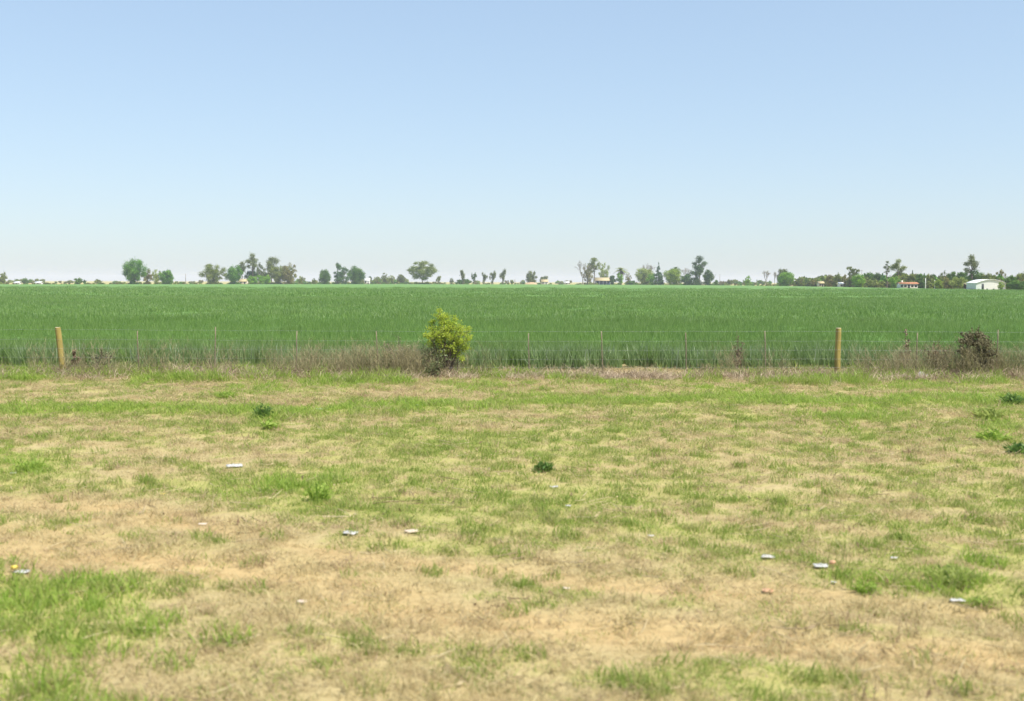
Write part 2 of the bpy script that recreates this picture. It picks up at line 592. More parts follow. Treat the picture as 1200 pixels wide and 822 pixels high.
# taller rank grass and seedlings in a ragged line before the fence
rank_p = [grass_proto(46, .22, .10, .34, .011, .2, rg, m_lush, 'rank_tuft') for _ in range(3)]
n = 2600
xr_ = rg.uniform(-21, 21, n)
yr_ = rg.uniform(28.5, 32.9, n)
pxr, pyr = project(xr_, yr_, np.zeros(n))
kk = fbm(xr_ * .55, yr_ * .8, 71, 3) + .35 * np.interp(pxr, [0, 60, 70, 110, 140, 330, 360, 460, 500, 560, 640, 760, 980, 1010, 1130, 1200], [.7, .6, .1, .0, .4, .2, .7, .5, -.2, .2, .3, .1, .2, .6, .5, .3]) - .05 * np.abs(yr_ - 31.6) > .51
P = np.stack([xr_, yr_, gz(xr_, yr_)], 1)[kk]
ss_ = rg.uniform(.5, 1.45, len(P))
o = scatter('rank_grass', P, rots(len(P), .2), np.stack([ss_, ss_, ss_], 1), rg.integers(0, 3, len(P)), rank_p)
tag(o, 'ragged taller fresh grass growing out of the dead stems before the fence', 'grass', kind='stuff')

# fallen dry leaves, chips and bits of stalk lying on the verge
m_bits = foliage('dry_leaf_bits', (.40, .31, .17), (.60, .51, .31), .2, .7, .15, inst=.3, c3=(.22, .15, .09))
bits_p = []
for q in range(5):
    mb = MB()
    nb_ = 4
    C = np.stack([rg.normal(0, .16, nb_), rg.normal(0, .16, nb_), rg.uniform(.015, .05, nb_)], 1)
    mb.leaves(C, rg.uniform(.006, .022, nb_), rg, rg.random(nb_), 2.4, 1.2)
    for w in range(3):
        a_ = rg.random() * 6.283
        c_ = np.array([rg.normal(0, .15), rg.normal(0, .15), rg.uniform(.015, .04)])
        d_ = np.array([math.cos(a_), math.sin(a_), rg.normal(0, .12)]) * rg.uniform(.05, .16)
        mb.tube([c_ - d_, c_ + rg.normal(0, .008, 3), c_ + d_], [.003, .0035, .002], 4, a=rg.random())
    bits_p.append(mb.mesh('dry_bits', m_bits))
k = rg.random(len(X)) < .035
P = np.stack([X[k], Y[k], Zg[k]], 1)
ss_ = rg.uniform(.6, 1.4, len(P))
o = scatter('leaf_litter', P, rots(len(P), .05), np.stack([ss_, ss_, ss_], 1), rg.integers(0, 5, len(P)), bits_p)
tag(o, 'pale fallen leaves, chips and stalk bits scattered over the verge', 'leaf litter', kind='stuff')

# ================================================================== CROP
m_crop = foliage('green_crop_blades', (.12, .225, .044), (.235, .36, .085), .42, .5, .3, inst=.3, c3=(.18, .29, .085), pale=(.36, .46, .22), zone=(.23, .33, .10))
m_canopy, nt, out = new_mat('green_crop_canopy')
n1 = noise(nt, .9, 5, .7)
n2 = noise(nt, .02, 4, .55, stretch=(.35, 1.6, 1))
c = mixrgb(nt, ramp(nt, n1, .3, .7), (.095, .20, .04), (.155, .275, .06))
c = mixrgb(nt, ramp(nt, n2, .4, .75), c, (.12, .225, .058))
p = nt.nodes.new('ShaderNodeBsdfPrincipled')
p.inputs['Roughness'].default_value = .8
p.inputs['Specular IOR Level'].default_value = .2
nt.links.new(c, p.inputs['Base Color'])
nt.links.new(p.outputs[0], out.inputs['Surface'])


m_edge = foliage('pale_crop_edge_blades', (.17, .265, .085), (.31, .41, .17), .45, .55, .3, inst=.4, c3=(.24, .34, .14), pale=(.45, .52, .36))  # paler variant of the crop blades for the front rows


def crop_proto(n, size, h0, h1, w, lean, rng, name, mat=None):
    mb = MB()
    B = np.stack([rng.uniform(-size / 2, size / 2, n), rng.uniform(-size / 2, size / 2, n), np.full(n, .02)], 1)
    h = rng.uniform(h0, h1, n)
    mb.blades(B, h, rng.uniform(.7, 1.3, n) * w, rng.uniform(.1, 1, n) * lean, rng.random(n) * 6.283, rng.uniform(.0, .3, n), rng.random(n), rng.random(n) * 6.28)
    return mb.mesh(name, mat or m_crop)


rc = np.random.default_rng(11)
near_p = [crop_proto(110, .6, .5, .85, .016, .28, rc, 'crop_patch_near') for _ in range(4)]
mid_p = [crop_proto(170, 1.6, .5, .82, .04, .34, rc, 'crop_patch_mid') for _ in range(3)]
far_p = [crop_proto(170, 4.2, .5, .80, .09, .42, rc, 'crop_patch_far') for _ in range(3)]
edge_p = [crop_proto(90, .6, .42, .82, .018, .34, rc, 'pale_edge_patch', m_edge) for _ in range(3)]
P, S, I = [], [], []
CROP0 = 33.6
for y0, y1, dens, i0, k in ((CROP0, 34.8, 7.5, 10, 3), (CROP0 + .5, 38, 5.0, 0, 4), (36, 62, 4.0, 0, 4), (58, 150, .75, 4, 3), (140, 430, .085, 7, 3)):
    xm = .62 * y1 + 4
    n = int(2 * xm * (y1 - y0) * dens)
    x, y = rc.uniform(-xm, xm, n), rc.uniform(y0, y1, n)
    if y1 <= 38:
        y = y + (fbm(x * .5, y * 0, 41, 3) - .5) * .9
    kk = (np.abs(x) < .62 * y + 4) & (rc.random(len(y)) > sstep(200, 430, y))
    x, y = x[kk], y[kk]
    ppx, _ = project(x, y, np.full_like(x, CROPZ))
    kk = y < np.interp(ppx, ep, eD) - 2
    x, y = x[kk], y[kk]
    P.append(np.stack([x, y, np.zeros_like(x)], 1))
    hs = .86 + .3 * fbm(x * .3, y * .12, 51, 3)
    S.append(np.stack([np.ones_like(x), np.ones_like(x), hs], 1))
    I.append(i0 + rc.integers(0, k, len(x)))
P, S, I = np.concatenate(P), np.concatenate(S), np.concatenate(I)
# canopy sheet under the blades, out to the far edge of the field
cols = np.linspace(-850, 2050, 200)
D = np.interp(cols, ep, eD)
D0 = 37.0
ts = np.linspace(0, 1, 150)
CY = D0 * (D[None, :] / D0) ** ts[:, None]
dirx = np.array([ray(cc, HORIZON)[0] / ray(cc, HORIZON)[1] for cc in cols])
CX = CY * dirx[None, :]
CZ = .46 + (fbm(CX * .35, CY * .35, 61, 4) - .5) * .16 + (fbm(CX * .02, CY * .03, 67, 3) - .5) * .1
CZ[0, :] = -.05
CZ = np.vstack([CZ, np.full((1, len(cols)), -.05)])
CX = np.vstack([CX, CX[-1:] * 1.0005]); CY = np.vstack([CY, CY[-1:] * 1.0005])
mb = MB()
ncol, nrow = len(cols), CX.shape[0]
ii = (np.arange(nrow - 1)[:, None] * ncol + np.arange(ncol - 1)[None, :]).ravel()
mb.add(np.stack([CX, CY, CZ], -1).reshape(-1, 3), np.stack([ii, ii + 1, ii + ncol + 1, ii + ncol], 1))
canopy = bpy.data.objects.new('crop_canopy', mb.mesh('crop_canopy', m_canopy, True))
rot = np.stack([rc.normal(0, .05, len(P)), rc.normal(0, .05, len(P)), rc.random(len(P)) * 6.283], 1)
crop = scatter('crop_field', P, rot, S, I, near_p + mid_p + far_p + edge_p, extra=canopy)
tag(crop, 'wide field of dense green young cereal crop behind the wire fence', 'crop field', kind='stuff')

# ================================================================== FENCE
m_post = solid('treated_pine', (.255, .20, .052), (.385, .30, .09), 6, .75, .2, stretch=(2, 2, .25), bump=.4)
m_posttop = solid('post_end_grain', (.38, .32, .2), (.5, .42, .28), 20, .85, .1)
m_dropper = solid('weathered_stick', (.18, .14, .095), (.27, .22, .155), 9, .85, .1, stretch=(1, 1, .2))
m_wire = solid('galvanised_wire', (.33, .34, .34), (.46, .46, .45), 4, .5, .4, metal=.5)
pL, pR = at(75, 439), at(981, 441)
fdir = (pR - pL) / np.linalg.norm(pR - pL)
flen = np.linalg.norm(pR - pL)
fence = empty('wire_fence', (0, float(pL[1]), 0), 'low wire fence with yellowish round posts and thin brown droppers before the crop', 'fence')
f0 = np.array([0, pL[1], 0])
rf = np.random.default_rng(5)
for base, top_dx, r in ((pL, -.15, .085), (pR, .01, .083), (pL - fdir * flen, .03, .085), (pR + fdir * flen, -.02, .085)):
    b0 = base - f0
    z0 = float(gz(np.array([base[0]]), np.array([base[1]]))[0])
    hgt = 1.36
    mb = MB()
    kk = np.linspace(0, 1, 7)
    pts = np.stack([b0[0] + top_dx * kk + .004 * np.sin(kk * 9), np.full(7, b0[1]), z0 - .1 + (hgt + .1) * kk], 1)
    rr = r * (1.04 - .1 * kk + .02 * np.sin(kk * 11 + base[0]))
    rr[-1] = r * .9
    mb.tube(pts, rr, 16, cap=False)
    po = mb.build('post', m_post, fence, smooth=True)
    mc = MB()
    e = pts[-1]
    mc.tube([e - [0, 0, .002], e + [0, 0, .012]], [r * .9, r * .8], 16)
    mc.build('post_end', m_posttop, po)
for px in (-20, 160, 250, 346, 443, 536, 620, 706, 803, 895, 1068, 1160):
    t = float((at(px, 440)[0] - pL[0]) / flen)
    q = pL + (pR - pL) * t - f0
    z0 = float(gz(np.array([q[0]]), np.array([q[1] + f0[1]]))[0])
    mb = MB()
    hh = 1.28 + rf.uniform(-.05, .06)
    lean = rf.uniform(-.05, .05)
    kk = np.linspace(0, 1, 5)
    mb.tube(np.stack([q[0] + lean * kk + rf.normal(0, .006, 5), np.full(5, q[1] + .012), z0 - .02 + hh * kk], 1), [.017, .018, .016, .015, .014], 6)
    mb.build('dropper', m_dropper, fence)
for i, zh in enumerate((1.30, 1.02, .76, .5, .26)):
    mb = MB()
    tt = np.linspace(-1, 2, 121)
    pts = pL[None, :] + (pR - pL)[None, :] * tt[:, None] - f0
    sag = .03 * np.sin(np.clip(tt % 1, 0, 1) * math.pi) + .006 * np.sin(tt * 60 + i)
    pts[:, 2] = zh - sag
    pts[:, 1] -= .095 * 1.0
    mb.tube(pts, .0017, 4)
    mb.build('wire', m_wire, fence)

# ================================================================== WEEDS ALONG THE FENCE
m_stalk = foliage('dry_weed_stalks', (.26, .22, .115), (.46, .40, .235), .25, .8, .1, inst=.35, c3=(.17, .17, .07))
m_pale = foliage('bleached_stems', (.34, .26, .165), (.54, .44, .31), .2, .75, .15, inst=.5, c3=(.23, .16, .11))


def stalk_proto(n, rad, h0, h1, w, rng, name, mat=m_stalk, twig=4):
    mb = MB()
    r = rad * np.sqrt(rng.random(n)); a = rng.random(n) * 6.283
    B = np.stack([r * np.cos(a), r * np.sin(a), np.full(n, -.02)], 1)
    h = rng.uniform(h0, h1, n)
    ln, az = rng.uniform(.05, .75, n) * h, rng.random(n) * 6.283
    mb.blades(B, h, np.full(n, w), ln, az, rng.uniform(0, .15, n), rng.random(n), rng.random(n) * 6.28)
    for k in range(twig):
        t = rng.uniform(.35, .9, n)
        d = np.stack([np.cos(az), np.sin(az), np.zeros(n)], 1)
        Bt = B + d * (ln * t ** 1.7)[:, None]
        Bt[:, 2] += h * t * .95
        hh = h * rng.uniform(.12, .3, n)
        mb.blades(Bt, hh, np.full(n, w * .8), hh * rng.uniform(.3, 1.4, n), rng.random(n) * 6.283, rng.uniform(0, .2, n), rng.random(n), rng.random(n) * 6.28)
    return mb.mesh(name, mat)


rw = np.random.default_rng(21)
wp = [stalk_proto(24, .34, .35, 1.1, .0068, rw, 'dry_weed', twig=8) for _ in range(4)] + \
     [stalk_proto(34, .34, .12, .5, .008, rw, 'low_dry_weed', twig=5) for _ in range(3)]
dens_px = [(-400, .4), (0, .25), (70, .25), (82, 1.0), (140, .9), (155, .3), (230, .35), (300, .45), (380, .7), (400, 1.1), (490, 1.2), (505, .6), (560, .35), (600, .2), (640, .06), (800, .06), (840, .45), (875, .5),
           (900, .05), (975, .08), (1000, .5), (1060, .8), (1085, 1.3), (1128, 1.3), (1160, .9), (1185, .6), (1600, .5)]
n = 1500
x = rw.uniform(-24, 24, n)
y = pL[1] + rw.normal(.05, .38, n)
ppx, _ = project(x, y, np.zeros(n))
dd = np.interp(ppx, *zip(*dens_px))
k = rw.random(n) < dd * .54
tallp = np.interp(ppx, [0, 80, 140, 220, 390, 500, 640, 980, 1000, 1200], [.3, .25, .3, .45, .75, .8, .5, .4, .55, .7])
idx = np.where(rw.random(n) < tallp, rw.integers(0, 4, n), rw.integers(4, 7, n))[k]
P = np.stack([x, y, gz(x, y)], 1)[k]
s = rw.uniform(.7, 1.1, len(P))
weeds = scatter('dry_weeds', P, np.stack([rw.normal(0, .1, len(P)), rw.normal(0, .1, len(P)), rw.random(len(P)) * 6.28], 1), np.stack([s, s, s], 1), idx, wp)
tag(weeds, 'tall grey-brown dead weed stalks standing along the wire fence', 'weeds', kind='stuff')

# broken pale stems and straw heaped at the foot of the fence
sp = []
for q in range(4):
    mb = MB()
    n = 60
    B = np.stack([rw.uniform(-.35, .35, n), rw.uniform(-.22, .22, n), rw.uniform(0, .1, n)], 1)
    mb.blades(B, rw.uniform(.03, .3, n) * (rw.random(n) ** 1.5 + .2), np.full(n, .011), rw.uniform(.08, .4, n), rw.random(n) * 6.28, rw.uniform(0, .5, n), rw.random(n), rw.random(n) * 6.28)
    sp.append(mb.mesh('straw_heap', m_pale))
n = 1250
x = rw.uniform(-21, 21, n)
y = pL[1] - .65 + rw.normal(0, .65, n)
y = y + (fbm(x * .7, y * 0, 91, 3) - .5) * 1.6
ppx, _ = project(x, y, np.zeros(n))
k = rw.random(n) < np.interp(ppx, [-300, 0, 60, 75, 110, 150, 220, 330, 420, 520, 640, 980, 1080, 1200, 1500], [.4, .4, .6, 1, 1, .5, .8, .7, .5, .6, .9, .8, .7, .8, .5])
P = np.stack([x, y, gz(x, y)], 1)[k]
s = rw.uniform(.6, 1.25, len(P))
o = scatter('straw_litter', P, np.stack([rw.normal(0, .12, len(P)), rw.normal(0, .12, len(P)), rw.normal(0, .5, len(P))], 1), np.stack([s, s, s], 1), rw.integers(0, 4, len(P)), sp)
tag(o, 'fallen bleached stems and dry debris matted at the fence foot', 'straw', kind='stuff')

# ================================================================== SHRUBS AT THE FENCE
m_bark = solid('grey_brown_bark', (.11, .085, .065), (.19, .15, .115), 4, .9, .1)
m_palebark = solid('pale_bark', (.35, .31, .26), (.5, .46, .4), 3, .85, .1)
m_ygl = foliage('yellow_green_leaves', (.34, .46, .045), (.62, .70, .11), .6, .5, .25)
m_dgl = foliage('grey_green_leaves', (.12, .15, .06), (.23, .27, .12), .25, .6, .2)
m_brl = foliage('brown_dry_leaves', (.13, .085, .05), (.25, .175, .11), .2, .7, .1)
m_rdb = foliage('reddish_dry_leaves', (.22, .15, .10), (.36, .26, .18), .3, .7, .1)
m_dkb = foliage('dark_half_dead_leaves', (.13, .118, .06), (.26, .235, .13), .2, .7, .1)
m_oll = foliage('dull_olive_leaves', (.075, .085, .03), (.15, .15, .05), .25, .6, .2)


def shrub(name, px, base_y, top_y, l, r, leafmat, nstem, nleaf, leafsz, rng, label, cat, spire=0.0, cz0=.25, stemmat=m_bark, shape=1.0, mix=None, group=None):
    b0 = at(px, base_y)
    b0[2] = float(gz(np.array([b0[0]]), np.array([b0[1]]))[0])
    hgt = at_depth(px, top_y, b0[1])[2] - b0[2]
    wid = abs(at_depth(r, base_y, b0[1])[0] - at_depth(l, base_y, b0[1])[0])
    off = (at_depth((l + r) / 2, base_y, b0[1])[0] - b0[0])
    root = empty(name, b0, label, cat, group)
    ms, ml = MB(), MB()
    C, A = [], []
    for i in range(nstem):
        a = rng.random() * 6.283
        lead = i == 0
        rr = wid / 2 * math.sqrt(rng.random()) * (.15 if lead else .85)
        hh = hgt * (1.0 if lead else rng.uniform(.35, .86) * (1 - spire * (rr / (wid / 2)) ** 1.5 * .55))
        tip = np.array([off + rr * math.cos(a), rr * math.sin(a) * .8, hh])
        midp = tip * np.array([.35, .35, .5]) + rng.normal(0, .03, 3)
        tt = np.linspace(0, 1, 7)[:, None]
        pts = (1 - tt) ** 2 * rng.normal(0, .03, 3) * [1, 1, 0] + 2 * tt * (1 - tt) * midp + tt ** 2 * tip
        ms.tube(pts, np.linspace(.014, .004, 7), 4)
        m = nleaf // nstem
        t = rng.uniform(cz0, 1.0, m)
        base = (1 - t[:, None]) ** 2 * 0 + 2 * t[:, None] * (1 - t[:, None]) * midp + t[:, None] ** 2 * tip
        spread = wid * .11 * shape * (1.15 - .75 * t) * (.6 if lead else 1)
        C.append(base + rng.normal(size=(m, 3)) * spread[:, None] * [1, 1, .9])
        A.append(np.clip(rng.normal(.25 + .5 * rng.random(), .22, m), 0, 1))
        # side twigs
        for q in range(5):
            t0 = rng.uniform(.35, .95)
            s0 = 2 * t0 * (1 - t0) * midp + t0 ** 2 * tip
            ms.tube([s0, s0 + rng.normal(size=3) * [.09, .09, .07] + [0, 0, .06], s0 + rng.normal(size=3) * [.16, .16, .08] + [0, 0, .16]], [.005, .004, .002], 3)
    C, A = np.concatenate(C), np.concatenate(A)
    C[:, 2] = np.maximum(C[:, 2], .03)
    ml.leaves(C, leafsz, rng, A, 1.7, .5)
    ms.build('stems', stemmat, root)
    ml.build('foliage', leafmat, root)
    return root


rs = np.random.default_rng(33)


def leaf_bush(px, base_y, top_y, l, r, leafmat, leafsz, rng, label, spots, per):
    b0 = at(px, base_y)
    b0[2] = float(gz(np.array([b0[0]]), np.array([b0[1]]))[0])
    hgt = at_depth(px, top_y, b0[1])[2] - b0[2]
    wid = abs(at_depth(r, base_y, b0[1])[0] - at_depth(l, base_y, b0[1])[0])
    root = empty('bush', b0, label, 'bush')
    ms, ml = MB(), MB()
    for fx, fz, fr in spots:
        for dup in range(2):
            c = np.array([fx * wid + rng.normal(0, .03), (0 if dup == 0 else 1) * rng.normal(0, .2) * wid, fz * hgt + rng.normal(0, .02)])
            tt = np.linspace(0, 1, 6)[:, None]
            mid_ = c * [.3, .3, .55] + rng.normal(0, .03, 3)
            st = rng.normal(0, .035, 3) * [1, 1, 0]
            ms.tube((1 - tt) ** 2 * st + 2 * tt * (1 - tt) * mid_ + tt ** 2 * c, np.linspace(.017, .004, 6), 5)
            n = int(per * .5 * (fr / .12) ** 1.3)
            # leafy sprays: short twigs with leaves set along them
            for q in range(max(3, n // 14)):
                d = rng.normal(size=3); d[2] = abs(d[2]) * .8 + .15; d /= np.linalg.norm(d)
                L_ = fr * hgt * rng.uniform(.5, 1.25)
                e = c + d * L_ - [0, 0, .25 * fr * hgt]
                ms.tube([c - [0, 0, .3 * fr * hgt], e], [.004, .002], 3)
                t = rng.uniform(.15, 1.05, 14)[:, None]
                C = c - [0, 0, .3 * fr * hgt] + (e - c + [0, 0, .3 * fr * hgt]) * t + rng.normal(0, .035, (14, 3))
                C[:, 2] = np.maximum(C[:, 2], .04)
                ml.leaves(C, leafsz, rng, np.clip(rng.uniform(.1, .9) + rng.normal(0, .2, 14), 0, 1), 1.7, .5)
    ms.build('stems', m_bark, root)
    ml.build('foliage', leafmat, root)
    return root


leaf_bush(524, 440, 361, 499, 553, m_ygl, .031, rs, 'bright yellow-green leafy bush with a pointed top standing in the fence line', [(-.17, .955, .05), (-.16, .88, .08), (-.08, .80, .12), (.08, .72, .13), (-.3, .70, .10), (.3, .64, .13), (-.42, .60, .1), (0, .62, .15), (-.2, .55, .14), (.2, .52, .15), (.44, .56, .09), (-.36, .46, .10), (.38, .43, .12), (.05, .42, .13), (.22, .34, .1), (-.12, .34, .09), (.34, .26, .07), (-.3, .8, .06), (.2, .84, .06), (.48, .68, .05), (-.04, .7, .12), (.14, .6, .13), (-.16, .64, .12), (.24, .72, .09), (-.26, .6, .11), (.12, .46, .12), (-.1, .46, .12), (.3, .5, .1), (-.05, .87, .06), (.06, .78, .08), (-.36, .52, .08), (.02, .3, .1)], 330)
shrub('bush', 508, 441, 398, 487, 536, m_dgl, 14, 1100, .045, rs, 'low dark grey-green shrub at the foot of the yellow-green bush', 'bush', cz0=.1)
leaf_bush(1142, 442, 386, 1123, 1161, m_dkb, .045, rs, 'dark brown rounded half-dead bush right of the yellowish post', [(-.12, .86, .14), (.14, .88, .13), (-.3, .72, .17), (.3, .72, .17), (0, .7, .2), (-.36, .5, .18), (.36, .5, .18), (0, .45, .22), (-.3, .26, .2), (.3, .26, .2), (0, .18, .2)], 170)
shrub('bush', 1146, 441, 381, 1130, 1158, m_oll, 8, 420, .045, rs, 'sparse dull olive shoots growing up through the dark brown bush', 'bush', cz0=.5)
shrub('dry_weed', 1060, 436, 386, 1053, 1070, m_rdb, 6, 260, .045, rs, 'single tall reddish-brown dead weed between the yellowish post and brown bush', 'weed', cz0=.5)
shrub('dry_weed', 865, 436, 394, 852, 878, m_brl, 9, 260, .035, rs, 'thin brown dead weed standing alone against the crop left of the post', 'weed', cz0=.4)
shrub('dry_weed', 87, 438, 411, 81, 94, m_brl, 5, 220, .06, rs, 'short brown weed with a dark seed head beside the leaning post', 'weed', cz0=.7)
shrub('dry_bush', 118, 437, 408, 98, 142, m_dgl, 18, 900, .04, rs, 'low grey-brown scrubby bush right of the leaning post', 'bush', cz0=.1)
shrub('dry_bush', 1098, 440, 398, 1072, 1128, m_brl, 24, 900, .04, rs, 'wide brown tangle of dead scrub left of the dark brown bush', 'bush', cz0=.1, shape=1.2)
shrub('dry_bush', 470, 437, 394, 440, 498, m_stalk, 26, 700, .03, rs, 'pale brown dead scrub left of the yellow-green bush', 'bush', cz0=.3, shape=1.2)

# ================================================================== WEEDS ON THE VERGE
def weed(px, py, wpx, hpx, mat, n, label, rng, leafw=.03, upright=.5):
    b0 = at(px, py)
    b0[2] = float(gz(np.array([b0[0]]), np.array([b0[1]]))[0])
    ppm = F / b0[1]
    wid, hgt = wpx / ppm * 1.1, hpx / ppm * .85
    mb = MB()
    r = wid * .25 * np.sqrt(rng.random(n)); a = rng.random(n) * 6.283
    B = np.stack([r * np.cos(a), r * np.sin(a), np.full(n, -.01)], 1)
    h = hgt * rng.uniform(.3, 1.1, n)
    mb.blades(B, h, rng.uniform(.6, 1.4, n) * leafw, wid * .55 * rng.uniform(.1, 1, n) * (1.3 - upright * .6), a + rng.normal(0, .5, n), rng.uniform(.05, .45, n), rng.random(n), rng.random(n) * 6.28)
    m = n
    C = np.stack([rng.normal(0, wid * .2, m), rng.normal(0, wid * .2, m), np.zeros(m)], 1)
    rad = np.linalg.norm(C[:, :2], axis=1) / (wid * .55)
    C[:, 2] = hgt * np.clip(1 - rad ** 2, .05, 1) * rng.uniform(.15, .95, m)
    mb.leaves(C, leafw * 1.3, rng, rng.random(m), 2.2, .6)
    o = mb.build('weed_plant', mat, None, loc=b0)
    return tag(o, label, 'weed', 'green weeds growing on the verge')


rv = np.random.default_rng(44)
weed(308, 490, 26, 22, m_dark, 90, 'upright dark green weed with long leaves in the left part of the verge', rv, .03, 1)
weed(317, 503, 22, 13, m_lush, 70, 'light green low weed just in front of the upright dark one', rv, .035)
weed(637, 552, 24, 15, m_dark, 90, 'small round dark green weed alone in the middle of the verge', rv, .03)
weed(374, 588, 38, 30, m_lush, 120, 'bright green grassy weed below the white litter sheet', rv, .02, 1)
weed(1158, 489, 46, 19, m_lush, 120, 'wide bright green spreading weed nearest below the white plastic bag', rv, .035)
weed(1186, 474, 30, 17, m_dark, 110, 'dark green rounded weed farthest back at the right edge of the verge', rv, .035)
weed(1164, 517, 44, 17, m_lush, 110, 'mid green low weed third from the fence at the right edge', rv, .035)
weed(1194, 534, 34, 15, m_dark, 100, 'dark green weed cut by the right picture edge, nearest of its row', rv, .035)
weed(1116, 682, 62, 26, m_lush, 190, 'broad fresh green clump in the right foreground beside the wheel track', rv, .018)
weed(1016, 690, 36, 16, m_lush, 90, 'small fresh green clump next to the white and orange wrapper', rv, .016)
weed(36, 553, 40, 24, m_lush, 110, 'bright green grassy clump at the left edge above the wheel track', rv, .018, 1)
weed(265, 466, 26, 12, m_lush, 80, 'small vivid green clump between the leaning post and the grass strip', rv, .03)
weed(1150, 705, 40, 14, m_lush, 80, 'low pale green clump in front of the broad fresh green one', rv, .016)
weed(985, 465, 20, 8, m_lush, 60, 'little pale green weed in front of the straight yellowish post', rv, .03)

# dead branches lying by the fence
mb = MB()
b0 = at(352, 441)
rb = np.random.default_rng(9)
for i in range(16):
    a = rb.normal(0, .5) + (math.pi if rb.random() < .5 else 0)
    s0 = np.array([rb.uniform(-.45, .45), rb.uniform(-.12, .12), rb.uniform(.02, .16)])
    L_ = rb.uniform(.3, .8)
    e = s0 + np.array([math.cos(a) * L_, math.sin(a) * L_ * .4, rb.uniform(-.05, .16)])
    mb.tube([s0, (s0 + e) / 2 + rb.normal(0, .03, 3), e], [.026, .02, .01] if i < 6 else [.012, .009, .004], 5)
tag(mb.build('dead_branches', solid('dark_dead_wood', (.10, .06, .04), (.22, .15, .10), 5, .9, .1), loc=b0), 'small tangle of dark dead branches lying before the fence', 'branches')

# ================================================================== LITTER
m_white = solid('white_plastic', (.40, .39, .36), (.60, .59, .56), 12, .45, .4)
m_card = solid('pale_cardboard', (.52, .42, .32), (.64, .54, .43), 8, .8, .2)
m_peach = solid('faded_orange_plastic', (.62, .33, .18), (.7, .42, .26), 8, .5, .3)
m_yellow = solid('yellow_wrapper', (.68, .5, .06), (.75, .6, .12), 8, .45, .4)
m_greyw = solid('dirty_grey_paper', (.42, .4, .37), (.54, .52, .48), 10, .7, .2)
rl = np.random.default_rng(77)


def scrap(px, py, wpx, mat, label, cat='litter', thick=.003, crum=.12, asp=.42, name='litter_scrap', tall=.07):
    wpx = wpx * .82
    b0 = at(px, py)
    b0[2] = float(gz(np.array([b0[0]]), np.array([b0[1]]))[0]) + .022
    wid = wpx * b0[1] / F
    nxx, nyy = 8, 6
    gx, gy = np.meshgrid(np.linspace(-.5, .5, nxx), np.linspace(-.5, .5, nyy))
    gx = gx + rl.normal(0, .045, gx.shape); gy = gy + rl.normal(0, .05, gy.shape)
    cut = 1 - rl.uniform(.2, .9) * np.abs(gy + rl.uniform(-.3, .3)) + .25 * gx * rl.uniform(-1, 1)
    z = (rl.random(gx.shape) - .2) * crum * .22 + tall * (np.maximum(0, .5 - np.abs(gx + rl.uniform(-.2, .2)))) * rl.uniform(.3, 1) * .5 + gy * tall * .5 + tall * .25
    T = np.stack([gx * cut * wid, gy * asp * wid * 1.4, np.maximum(z, 0) * wid], -1).reshape(-1, 3)
    V = np.vstack([T, T - [0, 0, thick]])
    ii = (np.arange(nyy - 1)[:, None] * nxx + np.arange(nxx - 1)[None, :]).ravel()
    Q = np.stack([ii, ii + 1, ii + nxx + 1, ii + nxx], 1)
    N_ = nxx * nyy
    ring = [j for j in range(nxx)] + [i * nxx + nxx - 1 for i in range(1, nyy)] + [(nyy - 1) * nxx + j for j in range(nxx - 2, -1, -1)] + [i * nxx for i in range(nyy - 2, 0, -1)]
    E = [(ring[k], ring[k - 1], ring[k - 1] + N_, ring[k] + N_) for k in range(len(ring))]
    mb = MB()
    mb.add(V, np.vstack([Q, Q[:, ::-1] + N_, E]))
    o = mb.build(name, mat, None, loc=b0)
    o.rotation_euler.z = rl.uniform(-.4, .4)
    return tag(o, label, cat, 'litter lying on the verge')


scrap(276, 546, 24, m_white, 'flat white litter sheet in the left part of the verge', name='litter_sheet', tall=.12, crum=.1)
scrap(411, 630, 25, m_white, 'long white scrap at the left end of the bare wheel track')
scrap(482, 628, 20, m_card, 'pale buff scrap just right of the long white one', asp=.5)
scrap(374, 480, 11, m_white, 'small white scrap on the far grass strip right of the dark weed')
scrap(491, 478, 13, m_white, 'white scrap on the far strip below the yellow-green bush')
scrap(650, 570, 14, m_greyw, 'pale grey scrap below the small round dark weed')
scrap(666, 594, 9, m_white, 'tiny white scrap right below the pale grey one in mid verge')
scrap(763, 631, 10, m_greyw, 'tiny greyish scrap at the edge of the wheel track, centre right')
scrap(901, 656, 22, m_greyw, 'greyish white wrapper above the peach coloured scrap')
scrap(900, 687, 18, m_peach, 'faded peach orange scrap lying on the right of the track', asp=.6)
w_ = scrap(962, 667, 22, m_white, 'white crumpled wrapper with an orange end, right foreground', name='food_wrapper', tall=.12)
mo = MB(); mo.box((-.02, -.015, 0), (.03, .015, .03)); 
oo = mo.build('orange_end', m_peach, w_, loc=(.10, 0, .02))
scrap(977, 682, 9, m_white, 'tiny white scrap just below the wrapper with the orange end')
scrap(1048, 656, 11, m_greyw, 'small pale scrap left of the broad fresh green clump')
scrap(1121, 702, 24, m_white, 'long thin whitish scrap below the broad fresh green clump', asp=.3)
y_ = scrap(27, 676, 22, m_white, 'white and yellow wrapper at the left edge beside the lush grass', name='food_wrapper')
mo = MB(); mo.box((-.03, -.02, 0), (.02, .02, .028))
mo.build('yellow_end', m_yellow, y_, loc=(-.09, 0, .02))
scrap(191, 578, 8, m_yellow, 'tiny yellow and white scrap above the wheel track at left')
scrap(237, 615, 13, m_card, 'thin pale scrap on the wheel track at left')
scrap(354, 705, 16, m_card, 'pale buff scrap in the left foreground right of the lush grass')
scrap(15, 557, 9, m_greyw, 'tiny bluish white scrap beside the left edge grassy clump')
scrap(663, 688, 11, m_card, 'tiny buff scrap on the green strip between the tracks')
